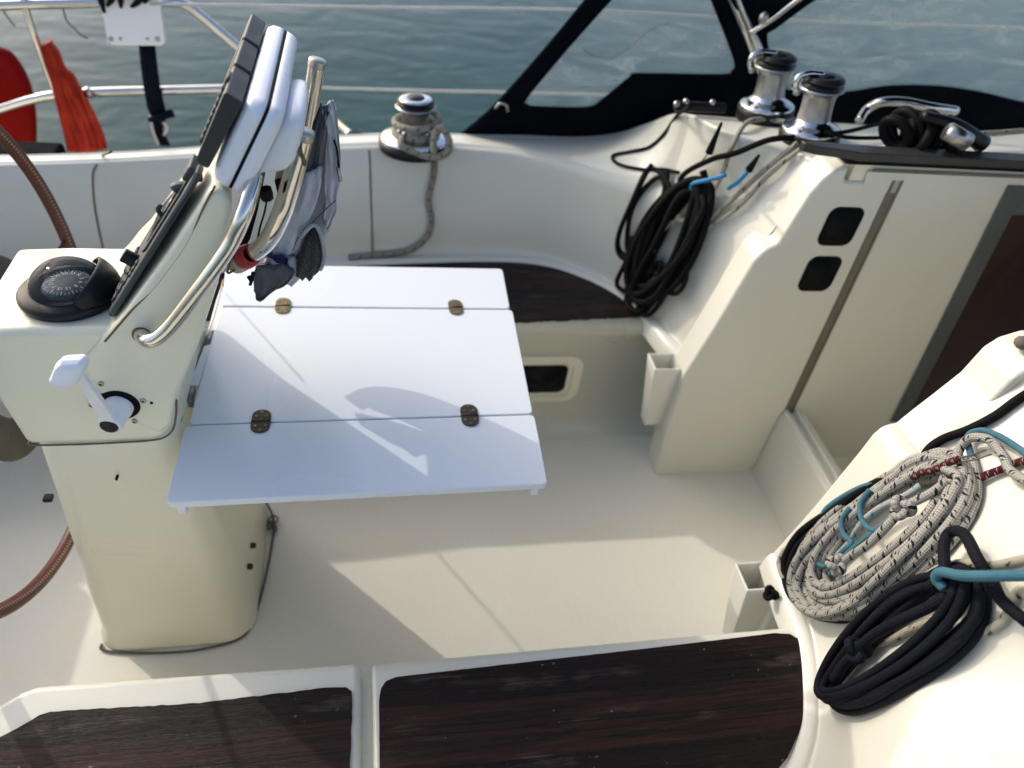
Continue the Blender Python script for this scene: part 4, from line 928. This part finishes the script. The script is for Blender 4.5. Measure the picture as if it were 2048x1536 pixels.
# navy coil
specs = [(208, 88, -2, 2), (198, 76, 8, 6), (204, 68, -4, -6), (190, 58, 8, 8), (198, 48, -6, 2), (184, 64, 10, -8), (200, 80, 4, 8), (178, 42, -8, -4)]
bm = loops(1826, 1290, -40, specs, .0082, pts=20, jit=8, seed=9, pinch=-.12, base=.002, lay=1.9)
ncoil = tag(obj('rope_coil', bm, 'r_navy'), 'navy blue rope coil in the lower right foreground', 'rope coil')
rp('hanging_loop', 'r_navy', [(1905, 1190, .024), (1940, 1165, .024), (1938, 1120, .024), (1950, 1095, .024), (1980, 1098, .024), (2010, 1130, .024), (2020, 1165, .022), (2035, 1200, .018), (2080, 1240, .014)], .0098, parent=ncoil)
c_ = hit(BN, (1768, 1318), .052); obj('knot', knot(c_, .0185, .0095, rot=.7, n=12), 'r_navy', ncoil)
rp('inner_turn', 'r_navy', [(1768, 1318, .03), (1800, 1290, .03), (1850, 1262, .03), (1900, 1230, .028), (1945, 1200, .026)], .0098, parent=ncoil)
rp('inner_turn', 'r_navy', [(1765, 1322, .03), (1735, 1350, .028), (1715, 1375, .024), (1702, 1350, .02), (1712, 1300, .02), (1735, 1268, .02), (1775, 1238, .02)], .0098, parent=ncoil)
rp('blue_rope', 'r_blue', [(1942, 1188, .026), (1936, 1172, .036), (1955, 1166, .042), (1995, 1158, .042), (2048, 1155, .036), (2120, 1160, .02)], .0088, 'light blue rope tied across the right end of the navy coil')
# dark tie by the handle pocket
tag(obj('lashing_knot', knot(hit(BN, (1555, 1190), .02), .015, .0065, rot=.2), 'r_black'), 'black lashing knot at the near handle pocket', 'knot')

# ============================================================ BLACK COIL ON THE FAR SIDE
specs = [(146, 58, -2, -6), (140, 54, 2, 12), (132, 50, 0, 0), (138, 44, 4, 6), (126, 38, -6, -6), (140, 34, 0, 10), (134, 30, 6, 2), (128, 46, -4, 12), (136, 24, 0, 16), (130, 40, 8, 0)]
bm = loops(1352, 475, -62, specs, .011, B=BF, pts=18, jit=12, seed=4, pinch=-.05, base=.012, lay=1.4)
specs = [(92, 34, 0, 0), (86, 28, 4, -4), (96, 40, 2, 2)]
loops(1298, 430, -66, specs, .0085, B=BF, pts=18, jit=8, seed=14, base=.006, bm=bm)
specs = [(62, 22, -40, 10), (70, 30, -46, 0), (58, 26, -30, -12), (66, 18, -38, 24)]
loops(1330, 545, -48, specs, .0085, B=BF, pts=16, jit=9, seed=24, base=.012, bm=bm)
bc = tag(obj('rope_coil', bm, 'r_black'), 'large tangled black rope coil hanging at the far corner of the cockpit', 'rope coil')
rp('loose_loop', 'r_black', [(1275, 470, .02), (1262, 520, .02), (1243, 560, .02), (1248, 590, .02), (1275, 603, .02), (1290, 570, .03), (1300, 520, .03)], .0085, parent=bc, B=BF)
rp('loose_loop', 'r_black', [(1330, 540, .03), (1345, 575, .03), (1370, 585, .03), (1388, 560, .03), (1392, 520, .03), (1400, 480, .03)], .0085, parent=bc, B=BF)
rp('black_line', 'r_black', [(1380, 215, .002), (1360, 232, .004), (1330, 270), (1300, 296), (1260, 306), (1226, 314), (1236, 330), (1280, 340), (1330, 340), (1370, 345, .02)], .0058, 'thin black line looping over the far coaming from the small block to the black coil', B=BF)
rp('black_line', 'r_black', [(1375, 385, .04), (1390, 345, .035), (1440, 312, .03), (1480, 300, .03), (1540, 288, .02), (1600, 290, .012), (1650, 292, .01)], .0085, 'thick black line leading from the black coil to the nearer cabin top winch', B=BF)
rp('cream_line', 'r_beige', [(1440, 380, .03), (1455, 340, .02), (1470, 290, .014), (1486, 262, .012), (1520, 252, .012), (1570, 258, .012), (1600, 268, .012)], .0075, 'cream line rising from the black coil to the farther cabin top winch', B=BF)
rp('cream_line', 'r_beige', [(1590, 300, .012), (1560, 318, .014), (1520, 352, .016), (1480, 395, .016), (1445, 425, .016), (1415, 450, .02), (1370, 440, .03), (1335, 470, .034), (1325, 500, .034)], .0075, 'cream line running down beside the companionway wall into the black coil', B=BF)
rp('cream_line', 'r_beige', [(1602, 308, .012), (1568, 330, .014), (1530, 368, .016), (1490, 412, .016), (1450, 440, .016), (1420, 458, .02)], .0065, 'second cream line beside the companionway wall, nearer the wall edge', B=BF)
for a, b_, l_ in (((1455, 262), (1436, 298), 'black cord tag sticking up left of the black coil top'), ((1528, 305), (1508, 335), 'black cord tag sticking up by the blue cord end')):
    P0, P1 = hit(BF, a, .06), hit(BF, b_, .04); tg = tag(obj('cord_tag', tube([P0, L(P0, P1, .5), P1], .0095, 8, radii=(.004, .012)), 'blackm'), l_, 'cord tag')
    obj('cord_tail', tube([P1, hit(BF, (b_[0] - 25, b_[1] + 30), .03)], .002, 6), 'blackm', tg)
rp('blue_line', 'bluecord', [(1408, 372, .05), (1416, 358, .055), (1440, 348, .055), (1468, 340, .05)], .0065, 'bright blue cord end tied round the top of the black coil', B=BF)
rp('blue_line', 'bluecord', [(1470, 372, .03), (1490, 356, .04), (1508, 338, .05)], .0065, 'bright blue cord end lying beside the cream lines', B=BF)

# ============================================================ CABIN TOP GEAR
def ctz(p, z=1.25): return az(p, z)
# small block at the coaming end
fb = thing('line_block', 'small black line block on the cabin top edge left of the winches', 'block', az((1400, 218), 1.16))
bm = nb(); q0, q1 = az((1350, 212), 1.20), az((1450, 216), 1.20); tube([q0, q1], .016, 10, bm=bm, smooth=False); obj('block_body', bm, 'black', fb, bevel=.003)
for p in ((1353, 208), (1372, 203), (1425, 205)): obj('block_bolt', icob(nb(), az(p, 1.22), .010), 'steeld', fb)
# steel loop
lp = tag(obj('deck_handrail', tube([az(p, z) for p, z in [((1718, 242), 1.235), ((1735, 218), 1.26), ((1765, 204), 1.29), ((1810, 204), 1.30), ((1860, 214), 1.30), ((1912, 222), 1.29)]], .0135, 14), 'steel'), 'bent stainless handrail on the cabin top in front of the dodger', 'handrail')
# folded clutch / winch handle lump in black
cg = thing('bungee_bundle', 'black grip and coiled bungee lying on the cabin top by the hatch rail', 'bungee', az((1850, 280), 1.26))
bm = nb(); rnd = random.Random(2)
for k in range(9):
    c0 = az((1785 + 16 * k * .9 + rnd.uniform(-8, 8), 262 + rnd.uniform(-8, 6) + k * 2), 1.30); rr = .052 + rnd.uniform(-.01, .01)
    ax_ = V((rnd.uniform(.4, 1), rnd.uniform(-.5, .5), rnd.uniform(-.3, .3))).normalized(); u_ = ax_.orthogonal().normalized(); v_ = ax_.cross(u_)
    tube([c0 + (u_ * math.cos(a) + v_ * math.sin(a) * .7) * rr for a in [i * PI / 5 for i in range(10)]], .014, 8, closed=True, bm=bm, res=3)
obj('bungee', bm, 'blackm', cg)
q0, q1 = az((1845, 232), 1.36), az((1965, 288), 1.30); obj('grip', tube([q0, L(q0, q1, .5) + V((0, 0, .012)), q1], .02, 12, radii=(.014, .024)), 'black', cg)
q0, q1 = az((1895, 262), 1.36), az((1935, 285), 1.34); obj('label_band', tube([q0, q1], .023, 10, smooth=False), 'steeld', cg)
rp2 = lambda n_, mt, pts, z, r_, lb: tag(obj(n_, tube([az(p, z) for p in pts], r_, 10), mt), lb, 'rope')
rp2('black_line', 'r_black', [(1660, 268), (1700, 262), (1740, 252), (1790, 240)], 1.262, .006, 'black line from the nearer winch over the cabin top to the winch handle, upper one')
rp2('black_line', 'r_black', [(1650, 262), (1690, 274), (1740, 276), (1800, 274)], 1.262, .0055, 'black line from the nearer winch along the hatch rail, lower one')
rp2('cream_line', 'r_beige', [(1960, 268), (2000, 266), (2048, 262), (2150, 255)], 1.27, .009, 'cream line leading off the right edge over the cabin top')

# ============================================================ DODGER
D0 = V((.9, 2.58, .87)); Dn = V((0, -1, -.28)).normalized()
def dp(p): return apl(p, D0, Dn)
dg = thing('dodger', 'navy canvas dodger with clear vinyl windows on the far side deck', 'dodger', dp((1200, 275)))
outer = [(905, 285), (925, 268), (980, 222), (1040, 158), (1108, 80), (1178, -5), (1290, -140), (2500, -160), (2500, 420), (2200, 320), (2048, 292), (1900, 270), (1750, 258), (1560, 262), (1480, 245), (1400, 242), (1340, 250), (1280, 270), (1225, 282), (1180, 290)]
win1 = [(1052, 196), (1056, 208), (1070, 213), (1160, 215), (1185, 212), (1200, 204), (1260, 155), (1280, 148), (1440, 150), (1462, 142), (1469, 125), (1450, 70), (1415, -20), (1390, -100), (1310, -100), (1230, -12), (1130, 100)]
win2 = [(1556, 165), (1570, 178), (1620, 186), (1700, 184), (1770, 173), (1860, 172), (1950, 183), (2048, 206), (2150, 225), (2400, 260), (2400, -120), (1640, -120), (1600, -6), (1560, 30), (1535, 62), (1540, 110)]
cv = lambda l: [dp(p) for p in l]
def curved(l):
    return [V(p) for p in cr([V((x, y, 0)) for x, y in l], 3, True)]
W1, W2 = curved(win1), curved(win2)
o = obj('canvas_panel', prism(cv(outer), -Dn * -.004, [[dp(p[:2]) for p in W1], [dp(p[:2]) for p in W2]]), 'canvas', dg, smooth=False)
for l in (W1, W2):
    cc = [dp(p[:2]) for p in l]; c0 = sum(cc, V()) / len(cc); cc = [c0 + (p - c0) * 1.012 - Dn * .001 for p in cc]
    obj('window_film', prism(cc, Dn * -.0012, [] ), 'film', dg, smooth=False)
    obj('window_hem', tube([p + Dn * .004 for p in cc], .006, 6, closed=True, res=1), 'canvas', dg)
obj('hem', tube([dp(p) + Dn * .004 for p in outer[:7]], .010, 8, res=3), 'canvas', dg)
obj('fastener', tube([dp(p) + Dn * .012 for p in [(990, 212), (1000, 202), (1012, 206), (1015, 218)]], .006, 6), 'steeld', dg)
# bow tubes
bw = thing('dodger_bow', 'pair of steel dodger bow tubes rising from the cabin top behind the winches', 'steel bow', az((1515, 115), 1.3))
dd_ = 2.55
obj('bow_tube', tube([ad((1440, -60), 2.72), ad((1466, 0), 2.72), ad((1492, 60), 2.74), ad((1512, 115), 2.78), ad((1545, 205), 2.84)], .0145, 12), 'steel', bw)
obj('bow_tube', tube([ad((1452, -60), 2.66), ad((1478, 0), 2.68), ad((1503, 62), 2.70), ad((1520, 100), 2.72)], .0105, 12), 'steel', bw)
obj('strut', tube([ad((1700, -70), 2.6), ad((1595, 0), 2.62), ad((1545, 38), 2.64), ad((1500, 66), 2.66)], .008, 10), 'steel', bw)
obj('joint', icob(nb(), ad((1527, 36), 2.6), .014, (1, 1, 1.4)), 'steeld', bw)
obj('roof', grid([[V((x, y, 2.12 + .10 * math.sin((y + .1) / 2.7 * PI) + .03 * math.sin((x - 1.3) * 1.6))) for y in [-.1 + .27 * k for k in range(11)]] for x in (1.28, 1.6, 2.0, 2.5, 3.2)]), 'canvas', dg)
wire_c = 0
flap = prism([dp(p) + Dn * .05 for p in [(1430, -60), (1460, -4), (1505, 58), (1540, 40), (1598, -4), (1680, -60)]], Dn * .004)
obj('canvas_flap', flap, 'canvas', dg, smooth=False)

# ============================================================ GUARD RAILS AND WIRES
def wire(label, pts, y, r_, name='guard_wire', mat='steel', cat='guard wire', grp='guard wires'):
    return tag(obj(name, tube([ay(p, y) for p in pts], r_, 10), mat), label, cat, grp)
M['wirep'] = simple('pale_coated_wire', (.60, .57, .52), .4, 0, .15)
wire('upper guard wire crossing the water and passing behind the dodger windows', [(300, 8), (700, 14), (1180, 21), (1560, 40), (2048, 56), (2300, 66)], 2.85, .0055, mat='wirep')
wire('lower guard wire just above the far coaming', [(600, 172), (660, 176), (940, 183), (1210, 189), (1500, 196), (1900, 210)], 2.85, .0055, mat='wirep')
pp = thing('pushpit_rail', 'stainless pushpit rail with bent tubes along the far left deck edge', 'pushpit', ay((300, 290), 2.9))
PY = 2.92
obj('upper_tube', tube([ay(p, PY) for p in [(-200, 20), (0, 10), (150, 6), (260, 4), (345, 4), (372, 10), (400, 30), (450, 72), (500, 115), (560, 165), (650, 228)]] + [ay((706, 274), 2.56)], .0165, 12), 'steel', pp)
obj('middle_tube', tube([ay(p, PY) for p in [(-200, 280), (0, 218), (60, 200), (115, 190), (200, 184), (320, 181), (450, 178), (560, 176)]], .0165, 12), 'steel', pp)
obj('stay_tube', tube([ay(p, PY) for p in [(40, -30), (58, 40), (80, 100), (104, 168), (120, 210), (140, 300)]], .011, 12), 'steel', pp)
obj('foot', lathe([(0, .03), (.026, .028), (.03, 0), (.03, -.01)], ay((708, 282), 2.54), V((0, 0, 1)), 16), 'blackm', pp)
obj('tube_clip', lathe([(.015, 0), (.019, .002), (.019, .016), (.015, .018)], ay((172, 184), PY), V((1, 0, 0)), 16), 'steeld', pp)
wire('thin dark tube drawn for a cord reflection on the aft dodger window', [(1165, 95), (1180, 108), (1210, 116), (1240, 108), (1270, 85), (1300, 60), (1340, 45)], 2.8, .003, 'cord_line', 'r_thin', 'cord')  # stands in for a cord reflected in the window film
# white mounting plate
mp = thing('mounting_plate', 'white outboard mounting board clamped on the pushpit rail', 'mounting board', ay((268, 88), 2.87))
obj('board', prism([ay(p, 2.87) for p in [(192, -40), (215, 84), (222, 91), (322, 92), (330, 86), (314, -40)]], V((0, .03, 0))), 'white', mp, bevel=.004)
for p in ((222, 78), (241, 78), (295, 78), (315, 78)): obj('bolt', lathe([(0, .004), (.008 if p[0] in (222, 315) else .005, .003), (.009 if p[0] in (222, 315) else .006, 0)], ay(p, 2.869), V((0, -1, 0)), 12), 'steeld', mp)
bm = nb()
for pts in ([(196, -20), (203, 5), (209, 26)], [(228, -20), (222, 0), (214, 12)], [(240, -14), (242, 16)], [(290, -20), (275, 4), (262, 14)], [(300, -14), (288, 6)]): tube([ay(p, 2.855) for p in pts], .007, 8, bm=bm, radii=(.016, .005))
obj('clamp_screws', bm, 'blackm', mp)
st = thing('strap', 'navy webbing strap hanging from the white mounting board to the deck', 'strap', ay((320, 290), 2.89))
def ribbon(pts, y, wpx, th=.012):
    rows = []
    for (x, yy), w_ in zip(pts, wpx):
        a, b_ = ay((x - w_, yy), y), ay((x + w_, yy), y); rows.append([a, b_, b_ + V((0, th, 0)), a + V((0, th, 0))])
    return grid(rows, closed=True)
obj('webbing', ribbon([(293, 90), (297, 130), (303, 175), (311, 215), (318, 236), (316, 262), (330, 292)], 2.89, (16, 16, 16, 17, 15, 8, 9), .015), 'navystrap', st)
obj('buckle', tube([ay(p, 2.875) for p in [(298, 240), (315, 236), (345, 226)]], .012, 8, radii=(.010, .016)), 'navystrap', st)
obj('strap_tail', tube([ay(p, 2.88) for p in [(300, 232), (306, 262), (316, 288)]], .005, 6), 'wirep', st)
obj('strap_tail', tube([ay(p, 2.88) for p in [(326, 244), (334, 256), (328, 270)]], .005, 6), 'wirep', st)
# thin cords on the pushpit
wire('thin dark cord hanging from the pushpit rail left of the white board', [(124, 8), (133, 40), (150, 58), (168, 74), (176, 76)], 2.93, .0028, 'cord_line', 'r_thin', 'cord', 'cords on the pushpit')
wire('short pale cord end hanging at the top left corner', [(2, 12), (12, 30), (24, 45), (30, 52)], 2.93, .004, 'cord_line', 'r_beige', 'cord', 'cords on the pushpit')
# lifebuoy
lb = thing('lifebuoy', 'red horseshoe lifebuoy at the left edge hung on the pushpit', 'lifebuoy', ay((0, 300), 3.0))
bm = nb(); c_ = ay((-70, 240), 3.02); rx, rz = (ay((66, 240), 3.02) - c_).length, .26
P = [(-140, 120), (-60, 96), (0, 104), (30, 132), (54, 180), (65, 240), (66, 305), (60, 400), (-140, 400)]
rows = []
PP = [ay(p, 3.02) for p in P]; cc = sum(PP, V()) / len(PP); PP = cr(PP, 4, True)
for d, s in ((-.0, .90), (.012, .97), (.035, 1.0), (.06, .97), (.072, .90)): rows.append([cc + (p - cc) * s + V((0, d, 0)) for p in PP])
obj('cover', grid(rows, closed=True), 'buoy', lb)
# red fringed cloth on the stay
rows = []
rc = random.Random(3)
stn = [((84, 90), (100, 84)), ((88, 110), (118, 108)), ((94, 135), (130, 138)), ((102, 160), (148, 152)), ((108, 185), (162, 182)), ((114, 210), (178, 208)), ((122, 240), (192, 236)), ((130, 270), (206, 268)), ((136, 300), (214, 296))]
for i, (a, b_) in enumerate(stn):
    pa, pb = ay(a, 2.89), ay(b_, 2.89); n = 60; r_ = []
    for k in range(n):
        t_ = 2 * PI * k / n; p = (pa + pb) / 2 + (pa - pb) / 2 * math.cos(t_) + V((0, 1, 0)) * .03 * math.sin(t_)
        p += V((0, -1, 0)) * (.009 * math.sin(k * 1.9 + i * .12) + .004 * math.sin(k * 3.7 + i * .5)); r_.append(p)
    rows.append(r_)
cols = [cr(c, 4) for c in zip(*rows)]; rows = [list(r_) for r_ in zip(*cols)]
fl = tag(obj('furled_flag', grid(rows, closed=True), 'c_red'), 'red cloth flag furled against the leaning pushpit stay', 'flag')
bm = nb()
for k in range(26):
    x0 = 112 + rc.uniform(-10, 60); y0 = rc.uniform(170, 230); x0 = 96 + (y0 - 130) * .38 + rc.uniform(0, 56)
    tube([ay((x0, y0), 2.862), ay((x0 + 10, y0 + 30), 2.858), ay((x0 + 22, y0 + 62), 2.862)], .0035, 5, bm=bm, res=3)
obj('fringe', bm, 'c_red', fl)
# dark object behind the coaming at the left edge
bm = nb(); fbox(bm, ay((-60, 330), 2.42), V((1, 0, 0)), V((0, 1, 0)), V((0, 0, 1)), (0, .26), (0, .1), (-.03, .045))
tag(obj('stern_cushion', bm, 'canvas', bevel=.012), 'navy cushion behind the coaming below the red lifebuoy', 'cushion')

# non-skid pad bottom right
c_ = hit(BN, (2030, 1510), 0)
bm = nb()
for k in range(22):
    a_, b_ = hit(BN, (1975 + k * 7, 1505 - 0 * k), .0008), hit(BN, (1995 + k * 7, 1560), .0008)
    tube([a_ + V((0, 0, 0)), b_], .0012, 5, bm=bm, smooth=False)
obj('grip_ribs', bm, 'gel', star)
